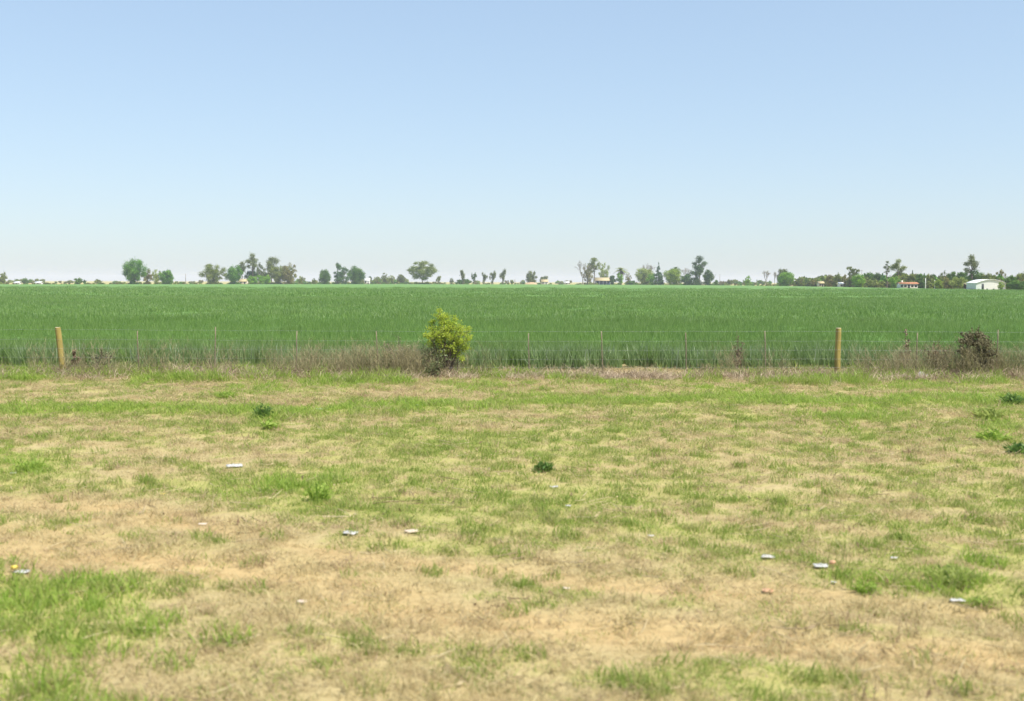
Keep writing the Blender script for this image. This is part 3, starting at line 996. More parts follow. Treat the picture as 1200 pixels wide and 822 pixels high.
bag = scrap(1082, 445, 17, m_white, 'white crumpled plastic bag caught in grass below the fence', cat='bag', name='plastic_bag', crum=1.2, tall=.7, asp=.6)

# ================================================================== FAR TREES
M = {
    'fresh': foliage('fresh_green_leaves', (0.081, 0.211, 0.020), (0.162, 0.328, 0.035), .3, .6, .2),
    'bright': foliage('bright_spring_leaves', (0.148, 0.313, 0.023), (0.266, 0.452, 0.038), .35, .6, .2),
    'dark': foliage('dark_green_leaves', (0.045, 0.093, 0.020), (0.097, 0.164, 0.031), .2, .6, .2),
    'green': foliage('mid_green_leaves', (0.073, 0.156, 0.023), (0.140, 0.250, 0.035), .3, .6, .2),
    'olive': foliage('olive_leaves', (0.148, 0.187, 0.035), (0.266, 0.305, 0.062), .3, .6, .2),
    'grey': foliage('grey_green_gum_leaves', (0.111, 0.140, 0.038), (0.200, 0.227, 0.066), .25, .6, .2),
    'brown': foliage('brownish_young_leaves', (0.177, 0.156, 0.050), (0.294, 0.266, 0.085), .25, .7, .15),
    'pale': foliage('pale_green_leaves', (0.221, 0.281, 0.066), (0.353, 0.421, 0.100), .35, .6, .2),
    'blue': foliage('blue_green_needles', (0.052, 0.109, 0.035), (0.111, 0.196, 0.058), .2, .6, .2),
    'yellow': foliage('yellow_green_tree_leaves', (0.207, 0.296, 0.023), (0.353, 0.452, 0.046), .35, .6, .2),
}


def limb(mb, p0, p1, r0, r1, rng, n=5, wob=.06, sides=5):
    p0, p1 = np.array(p0, float), np.array(p1, float)
    t = np.linspace(0, 1, n)[:, None]
    L_ = np.linalg.norm(p1 - p0)
    pts = p0 + (p1 - p0) * t + rng.normal(0, wob * L_ * .5, (n, 3)) * np.sin(t * math.pi)
    pts[:, 2] += np.sin(t[:, 0] * math.pi) * L_ * .05
    mb.tube(pts, np.linspace(r0, r1, n), sides)
    return pts


def twigs(mb, p, d, L_, r, depth, rng, spread=.5, tips=None, minr=.03):
    e = p + d * L_
    mb.tube([p, p + d * L_ * .5 + rng.normal(0, .04 * L_, 3), e], [r, r * .85, r * .68], 4, cap=False)
    if depth == 0:
        if tips is not None: tips.append(e)
        return
    for k in range(rng.integers(2, 4)):
        nd = d + rng.normal(0, spread, 3)
        nd[2] += .15
        nd /= np.linalg.norm(nd)
        twigs(mb, e - d * L_ * rng.uniform(0, .25), nd, L_ * rng.uniform(.6, .82), max(r * .66, minr), depth - 1, rng, spread, tips, minr)


def make_tree(l, r, top, kind, mat, off, name, label, cat='tree', group=None, lean=0.0, seed=None):
    px = (l + r) / 2
    Y0 = edge(px) + off
    base = at_depth(px, 332, Y0); base[2] = 0.0
    sc_ = Y0 / F                                   # metres per photo pixel at that distance
    Wd = (r - l) * sc_
    Ht = at_depth(px, top, Y0)[2]
    rng = np.random.default_rng(int(l * 13 + top * 7) if seed is None else seed)
    root = empty(name, base, label, cat, group)
    tr, cr = MB(), MB()
    ls = .62 * sc_ + .08                           # leaf spray size
    hw = Wd / 2
    r0 = max(.12, Ht * .022)
    clumps, leafn, tips = [], 1.0, []
    bark = m_bark
    if kind in ('round', 'airy', 'shrub', 'open'):
        z0, z1 = {'round': (.04, 1), 'airy': (.02, 1), 'shrub': (0.0, 1), 'open': (.2, 1)}[kind]
        nc = {'round': 24, 'airy': 26, 'shrub': 14, 'open': 34}[kind]
        rad = {'round': .3, 'airy': .23, 'shrub': .32, 'open': .2}[kind]
        leafn = {'round': 1.25, 'airy': .75, 'shrub': 1.2, 'open': .8}[kind]
        cz, rz = Ht * (z0 + z1) / 2, Ht * (z1 - z0) / 2
        ph = rng.random() * 6.283
        for i in range(nc):
            outer = i < int(nc * .7)
            m_ = int(nc * .7) if outer else nc - int(nc * .7)
            q_i = i if outer else i - int(nc * .7)
            vz = 1 - 2 * (q_i + .5) / m_
            aa = ph + q_i * 2.39996 + rng.normal(0, .25)
            v = np.array([math.sqrt(1 - vz * vz) * math.cos(aa), math.sqrt(1 - vz * vz) * math.sin(aa), vz]) + rng.normal(0, .08, 3)
            q = rng.uniform(.72, .9) if outer else rng.uniform(.2, .5)
            rr = rad * rng.uniform(.75, 1.2)
            zf = v[2] * q
            narrow = 1.0 if zf > -.1 else (1 + (zf + .1) * (.55 if kind != 'open' else .2))
            rzz = rr * (.55 * min(rz, hw) + .5 * rz) * 1.1
            zc = min(cz + zf * rz, Ht - rzz * .8)
            clumps.append((np.array([v[0] * q * hw * narrow, v[1] * q * hw * narrow, zc]), np.array([rr * hw * 1.2, rr * hw * 1.2, rzz])))
        order = rng.permutation(len(clumps))
        clumps = [clumps[k_] for k_ in order]
        fork = Ht * (.2 if kind != 'open' else .22)
        limb(tr, (0, 0, -.2), (lean * Wd, 0, fork), r0, r0 * .75, rng)
        for cc, rr in clumps[:12]:
            limb(tr, (lean * Wd, 0, fork * .9), cc, r0 * .5, r0 * .13, rng)
    elif kind == 'euc':
        limb(tr, (0, 0, -.2), (lean * Wd, 0, Ht * .6), r0 * 1.2, r0 * .6, rng, 7, .03)
        top_p = np.array([lean * Wd, 0, Ht * .6])
        spots = [(0, .90, .42), (-.45, .72, .42), (.5, .74, .4), (.15, .66, .42), (-.15, .8, .38), (.35, .58, .3), (-.5, .56, .3), (.0, .5, .28)]
        for (fx, fz, rr) in spots:
            cc = np.array([fx * hw + rng.normal(0, .08) * hw, rng.normal(0, .35) * hw, fz * Ht])
            clumps.append((cc, np.array([rr * hw * 1.1, rr * hw * 1.1, rr * hw * .85])))
            st = np.array([lean * Wd, 0, Ht * rng.uniform(.35, .58)])
            limb(tr, st, cc, r0 * .45, r0 * .12, rng)
        leafn = 1.0
    elif kind == 'lump':                           # tall, leafy to the ground, in separate heads
        limb(tr, (0, 0, -.2), (0, 0, Ht * .75), r0 * 1.1, r0 * .4, rng, 7, .03)
        for i in range(16):
            fz = rng.uniform(.12, .9)
            cc = np.array([rng.uniform(-.68, .68) * hw, rng.uniform(-.6, .6) * hw, fz * Ht])
            clumps.append((cc, np.array([.36, .36, .34]) * hw * rng.uniform(.8, 1.2)))
            limb(tr, (0, 0, fz * Ht * .7), cc, r0 * .3, r0 * .1, rng, 4)
        clumps.append((np.array([0, 0, Ht - .3 * hw]), np.array([.4, .4, .3]) * hw))
    elif kind == 'bare':
        nb = 5
        limb(tr, (0, 0, -.2), (0, 0, Ht * .28), r0, r0 * .8, rng)
        for i in range(nb):
            a = i * 6.283 / nb + rng.uniform(-.4, .4)
            d = np.array([math.cos(a) * .55 * Wd / Ht * 1.3, math.sin(a) * .5 * Wd / Ht, 1.0]); d /= np.linalg.norm(d)
            twigs(tr, np.array([0, 0, Ht * .26]), d, Ht * .25, r0 * .55, 4, rng, .33, tips, minr=max(.035, .06 * sc_))
        V = np.concatenate(tr.V)
        f = np.array([1.0, 1.0, Ht / V[:, 2].max()]); f[0] = f[1] = hw / max(np.abs(np.percentile(V[:, 0], [1, 99])).max(), .1)
        tr.V = [np.where(v[:, 2:3] > Ht * .27, v * f, v * np.array([1, 1, f[2]])) for v in tr.V]
        tp = np.array(tips) * f
        tp = tp[rng.random(len(tp)) < .55]
        cr.leaves(tp + rng.normal(0, .2, tp.shape), ls * .55, rng, rng.random(len(tp)), 1.6)
        bark = M_BARE
    elif kind == 'pollard':
        limb(tr, (0, 0, -.2), (lean * Wd, 0, Ht * .45), r0 * 1.5, r0 * 1.2, rng)
        for i in range(11):
            a = rng.random() * 6.283
            q = rng.uniform(.2, 1)
            e = np.array([lean * Wd + math.cos(a) * hw * q, math.sin(a) * hw * q, Ht * rng.uniform(.55, 1)])
            limb(tr, (lean * Wd, 0, Ht * .3), e, r0 * .5, .05, rng, 5, .05, 4)
            clumps.append((e * [.85, .85, .9], np.array([.24, .24, .5]) * hw * 1.2))
        clumps.append((np.array([lean * Wd, 0, Ht * .55]), np.array([.45, .45, .6]) * hw))
        clumps.append((np.array([lean * Wd, 0, Ht * .72]), np.array([.55, .55, .6]) * hw))
        clumps.append((np.array([rng.uniform(-.2, .2) * hw, 0, Ht * .36]), np.array([.4, .4, .7]) * hw * rng.uniform(.6, 1.1)))
        clumps.append((np.array([rng.uniform(-.3, .3) * hw, 0, Ht * .15]), np.array([.4, .4, .6]) * hw * rng.uniform(.5, 1.2)))
        leafn = .75
    elif kind == 'conifer':
        limb(tr, (0, 0, -.2), (0, 0, Ht * .97), r0, .06, rng, 6, .01)
        nl = 9
        for i in range(nl):
            f = i / (nl - 1)
            z = Ht * (.1 + .85 * f)
            rr = hw * (1 - f) ** .8 * .95 + .06 * hw
            for q in range(max(3, int(8 * (1 - f)))):
                a = rng.random() * 6.283
                cc = np.array([math.cos(a) * rr * .62, math.sin(a) * rr * .62, z + rng.normal(0, .02) * Ht])
                clumps.append((cc, np.array([.42 * rr + .04 * hw, .42 * rr + .04 * hw, Ht * .055])))
                if q < 3: limb(tr, (0, 0, z), cc, .07, .03, rng, 3, .02, 3)
        leafn = 1.0
    elif kind == 'palm':
        limb(tr, (0, 0, -.2), (0, 0, Ht * .72), hw * .13, hw * .10, rng, 6, .01, 8)
        for i in range(46):
            a = rng.random() * 6.283
            dead = i >= 32
            el = rng.uniform(-.2, 1.25) if not dead else rng.uniform(-1.3, -.6)
            L_ = hw * rng.uniform(.9, 1.15) * (.9 if dead else 1.0)
            tt = np.linspace(0, 1, 6)
            rad = L_ * (math.cos(el) * tt + .12 * tt ** 2)
            zz = L_ * (math.sin(el) * tt - .55 * tt ** 2 * (0 if dead else 1))
            zz = zz * (Ht * .30 / max(L_, .1) if not dead else 1.0)
            pts = np.stack([math.cos(a) * rad, math.sin(a) * rad, Ht * .72 + zz], 1)
            side = np.array([-math.sin(a), math.cos(a), 0])
            wl = L_ * .13 * np.array([.3, 1, 1.1, .9, .6, .05])
            V = np.concatenate([pts - side * wl[:, None] - [0, 0, .12 * L_ * .3], pts, pts + side * wl[:, None] - [0, 0, .12 * L_ * .3]])
            Q = [(k, k + 1, k + 7, k + 6) for k in range(5)] + [(k + 6, k + 7, k + 13, k + 12) for k in range(5)]
            (cr if not dead else tr).add(V, Q, a=rng.random())
    if name in ('tree', 'gum_tree') and Wd > 4:       # suckers and scrub round the foot
        for q in range(4):
            clumps.append((np.array([rng.uniform(-.5, .5) * hw, rng.uniform(-.3, .3) * hw, rng.uniform(.5, 1.2)]), np.array([.3 * hw, .3 * hw, rng.uniform(.7, 1.3)])))
    # leaves
    for cc, rr in clumps:
        rr = rr * rng.uniform(.8, 1.22, 3)
        area = 4 * math.pi * (rr[0] * rr[1] + rr[0] * rr[2] * 2) / 3
        n = int(np.clip(area / (ls * ls) * 1.15 * leafn, 8, 520))
        v = rng.normal(size=(n, 3)); v /= np.linalg.norm(v, axis=1, keepdims=True)
        q = rng.random(n) ** .42
        C = cc + v * q[:, None] * rr * (1 + np.where(rng.random((n, 1)) < .25, .38, .14) * rng.normal(size=(n, 1)))
        C[:, 2] = np.maximum(C[:, 2], .05)
        tone = np.clip(rng.uniform(.1, .9) + rng.normal(0, .2, n), 0, 1)
        cr.leaves(C, ls, rng, tone, 1.4, .2, normal=v * .8)
    if tr.V:
        tr.build('trunk', bark, root)
    if cr.V:
        cr.build('crown', M[mat], root)
    return root


M_BARE = solid('grey_bare_bark', (.17, .14, .12), (.27, .23, .2), 2, .9, .1)

TREES = [
    # l, r, top, kind, mat, offset behind the field edge, name, label
    (-2, 9, 319, 'airy', 'olive', 120, 'tree', 'thin airy olive tree at the very left edge of the horizon'),
    (24, 36, 326.5, 'shrub', 'green', 250, 'bush', 'round green bush between the two white houses at far left'),
    (87, 97, 326, 'shrub', 'green', 60, 'bush', 'round green bush alone left of the big bright round tree'),
    (97, 101, 328, 'shrub', 'blue', 90, 'bush', 'tiny dark bush touching the lone round green bush'),
    (111, 120, 327.6, 'shrub', 'olive', 160, 'bush', 'low olive bush halfway between the lone bush and big round tree'),
    (144, 171, 303.6, 'round', 'fresh', 15, 'tree', 'big bright green heart-shaped tree, largest of the left cluster'),
    (166, 180, 315.5, 'airy', 'brown', 30, 'tree', 'thin brownish tree touching the big bright heart-shaped tree'),
    (177, 190, 315.4, 'airy', 'pale', 45, 'tree', 'pale loose tree between the brownish one and a green round one'),
    (187, 204, 317, 'round', 'fresh', 20, 'tree', 'round green bushy tree at the right end of the left cluster'),
    (236, 264.5, 309, 'airy', 'olive', 10, 'tree', 'wide loose olive-brown tree at the left end of the tall grove'),
    (266, 284.5, 312, 'round', 'fresh', 5, 'tree', 'dense round bright green tree in front of the tall dark gum'),
    (276, 291, 306.5, 'euc', 'grey', 60, 'gum_tree', 'slim grey twiggy gum behind the dense round bright green tree'),
    (287, 305.5, 295.8, 'euc', 'grey', 35, 'gum_tree', 'tallest gum tree of the left grove with a dark heavy head'),
    (289, 303, 316, 'round', 'dark', 40, 'tree', 'dark lower tree hiding the trunk of the left grove\'s tallest gum'),
    (299, 312, 308, 'airy', 'grey', 60, 'gum_tree', 'thin grey gum directly right of the left grove\'s tallest one'),
    (308, 328.5, 301.5, 'lump', 'grey', 40, 'gum_tree', 'broad grey-green gum, second tallest of the left grove'),
    (317, 334, 311.5, 'round', 'olive', 25, 'tree', 'olive-green tree in front of the broad grey-green gum'),
    (328, 348.5, 308, 'airy', 'brown', 15, 'tree', 'loose olive-brown tree with dark trunk at right end of the grove'),
    (330, 347, 313, 'airy', 'olive', 30, 'tree', 'olive tree behind the loose brownish one at the grove\'s right end'),
    (290, 304, 323.5, 'shrub', 'bright', 5, 'bush', 'bright green bush under the left grove\'s tallest gum'),
    (302, 318, 322.5, 'shrub', 'bright', 8, 'bush', 'bright green bush under the broad grey-green gum'),
    (349, 358, 323.5, 'airy', 'olive', 40, 'bush', 'small sparse bush just right of the tall left grove'),
    (365, 371, 326.5, 'shrub', 'olive', 40, 'bush', 'small olive bush left of the dark green four-tree row'),
    (373, 388, 316.5, 'round', 'green', 20, 'tree', 'dark green roundish tree, leftmost of the row of four'),
    (389, 402, 308, 'lump', 'blue', 15, 'tree', 'tallest blue-green tree of the row of four'),
    (396, 410, 313, 'lump', 'blue', 45, 'tree', 'blue-green tree behind and right of the row\'s tallest'),
    (408, 427.5, 312.8, 'round', 'green', 12, 'tree', 'broad green tree at the right end of the row of four'),
    (430, 436, 323.5, 'pollard', 'dark', 90, 'tree', 'small dark tree beside the little white house right of the row'),
    (438, 445, 323.5, 'airy', 'olive', 130, 'tree', 'small pale olive tree, second in the low line before the umbrella tree'),
    (446, 455, 319.8, 'airy', 'grey', 110, 'tree', 'tallest grey tree in the low line before the umbrella tree'),
    (455, 463, 322.4, 'airy', 'olive', 140, 'tree', 'small loose tree right of the low line\'s tallest grey one'),
    (465, 475, 321.8, 'round', 'grey', 120, 'tree', 'rounded grey tree just left of the umbrella tree'),
    (477, 513, 306.4, 'open', 'olive', 5, 'tree', 'wide umbrella-shaped pale green tree with forked trunk, standing alone'),
    (511, 518, 323.4, 'pollard', 'olive', 30, 'tree', 'little olive tree touching the umbrella tree\'s right side'),
    (526.5, 532, 326, 'airy', 'grey', 150, 'bush', 'tiny faint grey bush left of the pollarded row'),
    (538, 547, 317.2, 'pollard', 'grey', 20, 'pollarded_tree', 'first pollarded tree of the row, with a bare spike on top'),
    (534, 553, 327.6, 'shrub', 'green', 25, 'bush', 'long low green bush between the first two pollarded trees'),
    (552, 559.5, 319.4, 'pollard', 'dark', 24, 'pollarded_tree', 'narrow dark pollarded tree, second of the row'),
    (563, 571, 319.6, 'pollard', 'grey', 28, 'pollarded_tree', 'slanted sparse pollarded tree, third of the row'),
    (573, 582, 318, 'pollard', 'grey', 24, 'pollarded_tree', 'fan-shaped pollarded tree, fourth of the row'),
    (585, 594, 316.4, 'pollard', 'grey', 20, 'pollarded_tree', 'tallest and fullest pollarded tree, last of the row'),
    (598, 602, 328, 'shrub', 'olive', 60, 'bush', 'tiny olive bush right of the last pollarded tree'),
    (616.5, 629, 317.8, 'round', 'grey', 60, 'tree', 'small round-headed tree standing above the sandy mound'),
    (632, 642, 323.8, 'round', 'grey', 130, 'tree', 'low rounded tree above the small white house, centre of horizon'),
    (672, 694, 305.4, 'bare', 'brown', 10, 'bare_tree', 'large grey leafless tree left of the blue-walled farmhouse'),
    (681, 696, 309, 'airy', 'brown', 35, 'tree', 'thin brownish tree mixed into the large leafless one'),
    (688, 704.5, 301.4, 'euc', 'olive', 20, 'gum_tree', 'tall gum with a pale trunk in front of the farmhouse'),
    (701, 714, 307, 'airy', 'pale', 90, 'tree', 'faint pale feathery tree behind the blue-walled farmhouse'),
    (714, 721.5, 322.8, 'round', 'dark', 8, 'bush', 'dark egg-shaped clipped bush at the farmhouse\'s right end'),
    (719.5, 736, 309.6, 'palm', 'olive', 30, 'palm_tree', 'stout palm with a brown skirt right of the farmhouse'),
    (722, 731, 320, 'shrub', 'bright', 12, 'bush', 'bright green bush in front of the stout palm'),
    (733, 740, 320.5, 'airy', 'brown', 20, 'tree', 'small brown tree right of the stout palm'),
    (735, 745, 329.0, 'shrub', 'green', 10, 'hedge', 'low green hedge between the stout palm and the pale round tree'),
    (745, 767, 314.6, 'round', 'pale', 40, 'tree', 'pale green round tree with bare twigs above it'),
    (752, 768, 308.8, 'bare', 'brown', 60, 'bare_tree', 'leafless tree rising behind the pale green round tree'),
    (758, 770, 321, 'shrub', 'bright', 12, 'bush', 'vivid green bush at the foot of the dark pointed conifer'),
    (765.5, 778, 308.2, 'conifer', 'blue', 14, 'conifer', 'dark blue-green pointed conifer among the right-centre trees'),
    (783.5, 799, 308.6, 'palm', 'dark', 30, 'palm_tree', 'dark palm head rising above the yellow-green tree'),
    (779, 799, 315, 'round', 'yellow', 14, 'tree', 'yellow-green leafy tree in front of the dark palm'),
    (798, 810, 314, 'bare', 'brown', 50, 'bare_tree', 'brownish twiggy tree between the yellow-green tree and tall dark one'),
    (798, 812, 321, 'round', 'green', 20, 'tree', 'low green tree at the left foot of the tall dark one'),
    (811, 829, 299.8, 'euc', 'dark', 25, 'gum_tree', 'tall dark gum, highest tree right of the middle'),
    (806, 824, 311, 'lump', 'dark', 15, 'tree', 'dense dark tree under the left side of the tall dark gum'),
    (824, 836, 315.4, 'round', 'dark', 15, 'tree', 'dark rounded tree at the right end of the right-centre group'),
    (836.5, 842, 328, 'shrub', 'green', 60, 'bush', 'small bush beside the thin utility pole'),
    (850, 859, 328, 'shrub', 'grey', 120, 'bush', 'low grey bush right of the thin utility pole'),
    (872, 881, 323.6, 'airy', 'bright', 20, 'tree', 'small light green sparse tree left of the little leafless one'),
    (892.5, 902.5, 317.2, 'bare', 'brown', 15, 'bare_tree', 'little leafless V-shaped tree standing alone'),
    (905.5, 910, 318.8, 'bare', 'brown', 40, 'bare_tree', 'very thin leafless stem beside the bright green rounded tree'),
    (910, 925, 316, 'round', 'grey', 35, 'tree', 'grey-green tree behind the bright green rounded one'),
    (912, 930, 319, 'round', 'bright', 8, 'tree', 'bright green rounded tree standing clear at the field edge'),
    (942, 951.5, 327.2, 'shrub', 'dark', 30, 'bush', 'dark round bush at the start of the right-hand woods'),
    (950, 959, 326, 'shrub', 'green', 60, 'bush', 'mid green bush left of the cream wall'),
    (957, 971, 322.8, 'round', 'dark', 60, 'tree', 'dark low tree behind the cream wall'),
    (966, 978, 321, 'airy', 'brown', 25, 'tree', 'brownish low tree right of the cream wall'),
    (975, 987, 321, 'round', 'olive', 40, 'tree', 'olive low tree left of the tall grey gum pair'),
    (990.5, 1000.5, 312.2, 'lump', 'grey', 30, 'gum_tree', 'tall grey gum, left one of the pair above the bright bush'),
    (997, 1007, 314.5, 'lump', 'grey', 36, 'gum_tree', 'slightly shorter grey gum, right one of the pair'),
    (986, 993, 322, 'round', 'brown', 40, 'tree', 'small dark brown tree at the left foot of the grey gum pair'),
    (999, 1014, 322.2, 'round', 'bright', 5, 'tree', 'bright green rounded tree below the grey gum pair'),
    (1013, 1026, 319.6, 'round', 'green', 50, 'tree', 'mid green tree right of the bright rounded one'),
    (1022, 1036, 320, 'round', 'dark', 40, 'tree', 'dark tree left of the two gums above the white cottage'),
    (1016, 1034, 328, 'shrub', 'olive', 10, 'bush', 'wide olive bush along the field edge left of the white cottage'),
    (1035, 1043.5, 303.8, 'euc', 'grey', 25, 'gum_tree', 'slim grey gum with visible trunk left of the cottage gum'),
    (1042, 1062.5, 303.4, 'lump', 'olive', 22, 'gum_tree', 'large olive gum standing behind the white cottage'),
    (1043, 1055, 323.6, 'shrub', 'bright', 6, 'bush', 'bright green bush against the white cottage\'s left end'),
    (1060, 1074, 321, 'round', 'olive', 40, 'tree', 'olive tree behind the white cottage\'s roof'),
    (1066, 1072, 317, 'conifer', 'dark', 60, 'conifer', 'small dark pointed treetop above the white cottage'),
    (1072, 1084, 321, 'round', 'green', 30, 'tree', 'green tree left of the white roadside pole'),
    (1083, 1094, 320.6, 'round', 'olive', 35, 'tree', 'olive-brown tree directly behind the taller white pole'),
    (1090, 1098, 321.6, 'round', 'dark', 45, 'tree', 'dark tree behind the shorter white pole'),
    (1099, 1112, 317.6, 'airy', 'grey', 60, 'tree', 'grey spreading treetop between the white poles and the tall gum'),
    (1096, 1107, 328, 'shrub', 'yellow', 8, 'bush', 'light yellow-green bush right of the shorter white pole'),
    (1105, 1118, 326, 'shrub', 'brown', 12, 'bush', 'reddish-brown bush halfway between poles and barn'),
    (1111, 1126, 319, 'round', 'green', 40, 'tree', 'green rounded tree left of the tall gum'),
    (1121, 1134, 317.4, 'round', 'green', 45, 'tree', 'dark green tree immediately left of the tall gum'),
    (1114, 1132, 324.5, 'shrub', 'pale', 14, 'bush', 'wide pale green bush left of the barn'),
    (1129, 1148, 297.6, 'euc', 'grey', 30, 'gum_tree', 'tallest gum on the right, rising above the barn'),
    (1134, 1154, 317, 'round', 'green', 34, 'tree', 'leafy green tree at the foot of the tall right gum'),
    (1150, 1168, 320.5, 'round', 'olive', 40, 'tree', 'pale olive tree behind the barn\'s roof'),
    (1167, 1180, 315.6, 'airy', 'brown', 50, 'tree', 'pale brownish feathery tree behind the barn\'s right end'),
    (1169, 1177, 330, 'airy', 'yellow', -8, 'bush', 'yellowish sparse bush in front of the barn\'s right end'),
    (1178, 1191, 322, 'round', 'green', 20, 'tree', 'green tree just right of the barn'),
    (1186, 1206, 319.5, 'round', 'olive', 45, 'tree', 'olive-green tree cut off by the right picture edge'),
    (1182, 1204, 328.5, 'shrub', 'green', 5, 'bush', 'wide low green bush at the right picture edge'),
]
for row in TREES:
    l, r, top, kind, mat, off, name, label = row
    cat = {'bush': 'bush', 'hedge': 'hedge', 'palm_tree': 'palm tree'}.get(name, 'tree')
    grp = {'pollarded_tree': 'row of pollarded trees', 'palm_tree': 'palms on the horizon', 'bush': 'bushes along the far field edge'}.get(name, 'trees along the far field edge')
    make_tree(l, r, top, kind, mat, off, name, label, cat, grp, lean=.12 if 'slanted' in label else 0.0)

# low mass of far bushes and woods beyond, too far to tell apart
rt = np.random.default_rng(55)
bp = []
for i in range(5):
    mb = MB()
    for q in range(9):
        v = rt.normal(size=(46, 3)); v /= np.linalg.norm(v, axis=1, keepdims=True)
        cc = np.array([rt.uniform(-2.2, 2.2), rt.uniform(-1, 1), rt.uniform(.5, 2.1)])
        C = cc + v * (rt.random(46) ** .4)[:, None] * rt.uniform(.7, 1.25)
        C[:, 2] = np.maximum(C[:, 2], .05)
        mb.leaves(C, .75, rt, np.clip(rt.uniform(.1, .9) + rt.normal(0, .2, 46), 0, 1), 1.4)
    bp.append(mb.mesh('far_bush', M[['olive', 'green', 'pale', 'fresh', 'brown'][i]]))
P, S, I = [], [], []
segs = [(0, 145, .9, .38, 61), (145, 360, 1.0, .42, 61), (360, 520, 1.1, .45, 61), (520, 670, .6, .35, 61), (670, 840, 1.1, .45, 61), (840, 940, .9, .42, 61), (-300, 0, .5, .8, 300), (0, 70, .6, .65, 380), (70, 145, .45, .5, 420), (170, 236, .4, .5, 380), (345, 375, .6, .7, 300), (425, 480, .9, 1.0, 200), (515, 560, .3, .6, 420), (590, 672, .35, .6, 500),
        (735, 745, .6, .8, 120), (836, 915, .55, .8, 300), (925, 945, .7, .8, 200), (940, 1010, 1.7, .95, 40), (1005, 1060, 2.0, 1.15, 40), (1050, 1135, 2.2, 1.25, 40), (1130, 1210, 2.0, 1.2, 40), (1200, 1700, 1.6, 1.4, 40)]
for a, b_, dens, s, off in segs:
    n = int((b_ - a) * dens * .55)
    for k in range(n):
        px = rt.uniform(a, b_)
        Yd = edge(px) + off + rt.uniform(0, 120 if off > 100 else 35)
        q = at_depth(px, 332, Yd)
        P.append((q[0], Yd, 0))
        ss = s * rt.uniform(.6, 1.25) * (Yd / 750) * (1.0 if off > 60 else 1.75)
        S.append((ss * rt.uniform(.7, 1.3), ss, ss * rt.uniform(.7, 1.35)))
        I.append(rt.integers(0, 5))
o = scatter('distant_treeline', P, np.stack([np.zeros(len(P)), np.zeros(len(P)), rt.uniform(-.4, .4, len(P))], 1), S, I, bp)
tag(o, 'low mass of far scrub and woods along the horizon', 'treeline', kind='stuff')

# ================================================================== FAR BUILDINGS
m_wall = solid('whitewashed_wall', (.62, .61, .58), (.74, .73, .7), 1.5, .8, .2)
m_cream = solid('cream_wall', (.58, .52, .42), (.68, .62, .52), 1.5, .8, .2)
m_tile = solid('red_orange_roof', (.38, .16, .08), (.5, .24, .13), 2, .8, .2)
m_tin = solid('pale_tin_roof', (.66, .66, .64), (.76, .76, .74), 2, .45, .4)
m_tan = solid('straw_tan_roof', (.42, .34, .18), (.52, .43, .25), 2, .8, .2)
m_blue = solid('blue_painted_wall', (.06, .085, .2), (.09, .12, .26), 2, .7, .2)
m_darkin = solid('dark_opening', (.025, .028, .035), (.04, .045, .05), 2, .5, .3)


def house(l, r, ridge, base_off, wallm, roofm, name, label, cat='house', wallh=.62, nwin=3, chimney=False, verandah=False, door=True):
    px = (l + r) / 2
    Y0 = edge(px) + base_off
    s = Y0 / F
    Wd = (r - l) * s
    Ht = at_depth(px, ridge, Y0)[2]
    dp = max(4.0, Wd * .55)
    b0 = at_depth(px, 332, Y0); b0[2] = 0
    root = empty(name, b0, label, cat)
    wh = Ht * wallh
    mb = MB(); mb.box((-Wd / 2, 0, -.2), (Wd / 2, dp, wh))
    # gable ends
    for sx in (-1, 1):
        x = sx * Wd / 2
        V = [(x, 0, wh), (x, dp, wh), (x, dp / 2, Ht - .12), (x - sx * .2, 0, wh), (x - sx * .2, dp, wh), (x - sx * .2, dp / 2, Ht - .12)]
        mb.add(V, [(0, 2, 5, 3), (1, 4, 5, 2)], [(0, 1, 2), (3, 5, 4)])
    mb.build('wall', wallm, root)
    mb = MB()
    ov = .4
    sl = (Ht - wh) / (dp / 2)
    for sy in (0, 1):
        ya, yb = (-ov, dp / 2) if sy == 0 else (dp + ov, dp / 2)
        za = wh - ov * sl + .06
        t = .14
        V = [(-Wd / 2 - ov, ya, za), (Wd / 2 + ov, ya, za), (Wd / 2 + ov, yb, Ht), (-Wd / 2 - ov, yb, Ht)]
        V += [(a, b2, c2 + t) for a, b2, c2 in V]
        mb.add(V, [(0, 3, 2, 1), (4, 5, 6, 7), (0, 1, 5, 4), (1, 2, 6, 5), (2, 3, 7, 6), (3, 0, 4, 7)])
    rf_ = mb.build('roof', roofm, root)
    if chimney:
        mc = MB(); mc.box((-Wd * .36, dp * .4, Ht * .8), (-Wd * .36 + .7, dp * .4 + .7, Ht * 1.28))
        mc.build('chimney', m_cream, rf_)
    for i in range(nwin):
        fx = -Wd / 2 + Wd * (i + .5) / max(nwin, 1)
        if door and i == nwin // 2:
            md = MB(); md.box((fx - .45, -.03, 0), (fx + .45, .02, min(2.0, wh * .85)))
            md.build('door', m_darkin, root)
            continue
        mw = MB(); mw.box((fx - .5, -.03, wh * .38), (fx + .5, .02, wh * .78))
        mw.build('window', m_darkin, root)
    if verandah:
        mv = MB()
        mv.box((-Wd / 2, -2.4, wh * .92), (Wd / 2, -.05, wh * .97))
        mv.build('verandah_roof', m_darkin, root)
        for i in range(5):
            fx = -Wd / 2 + .1 + (Wd - .2) * i / 4
            mp = MB(); mp.box((fx - .06, -2.3, 0), (fx + .06, -2.18, wh * .918))
            mp.build('verandah_post', m_wall, root)
    return root


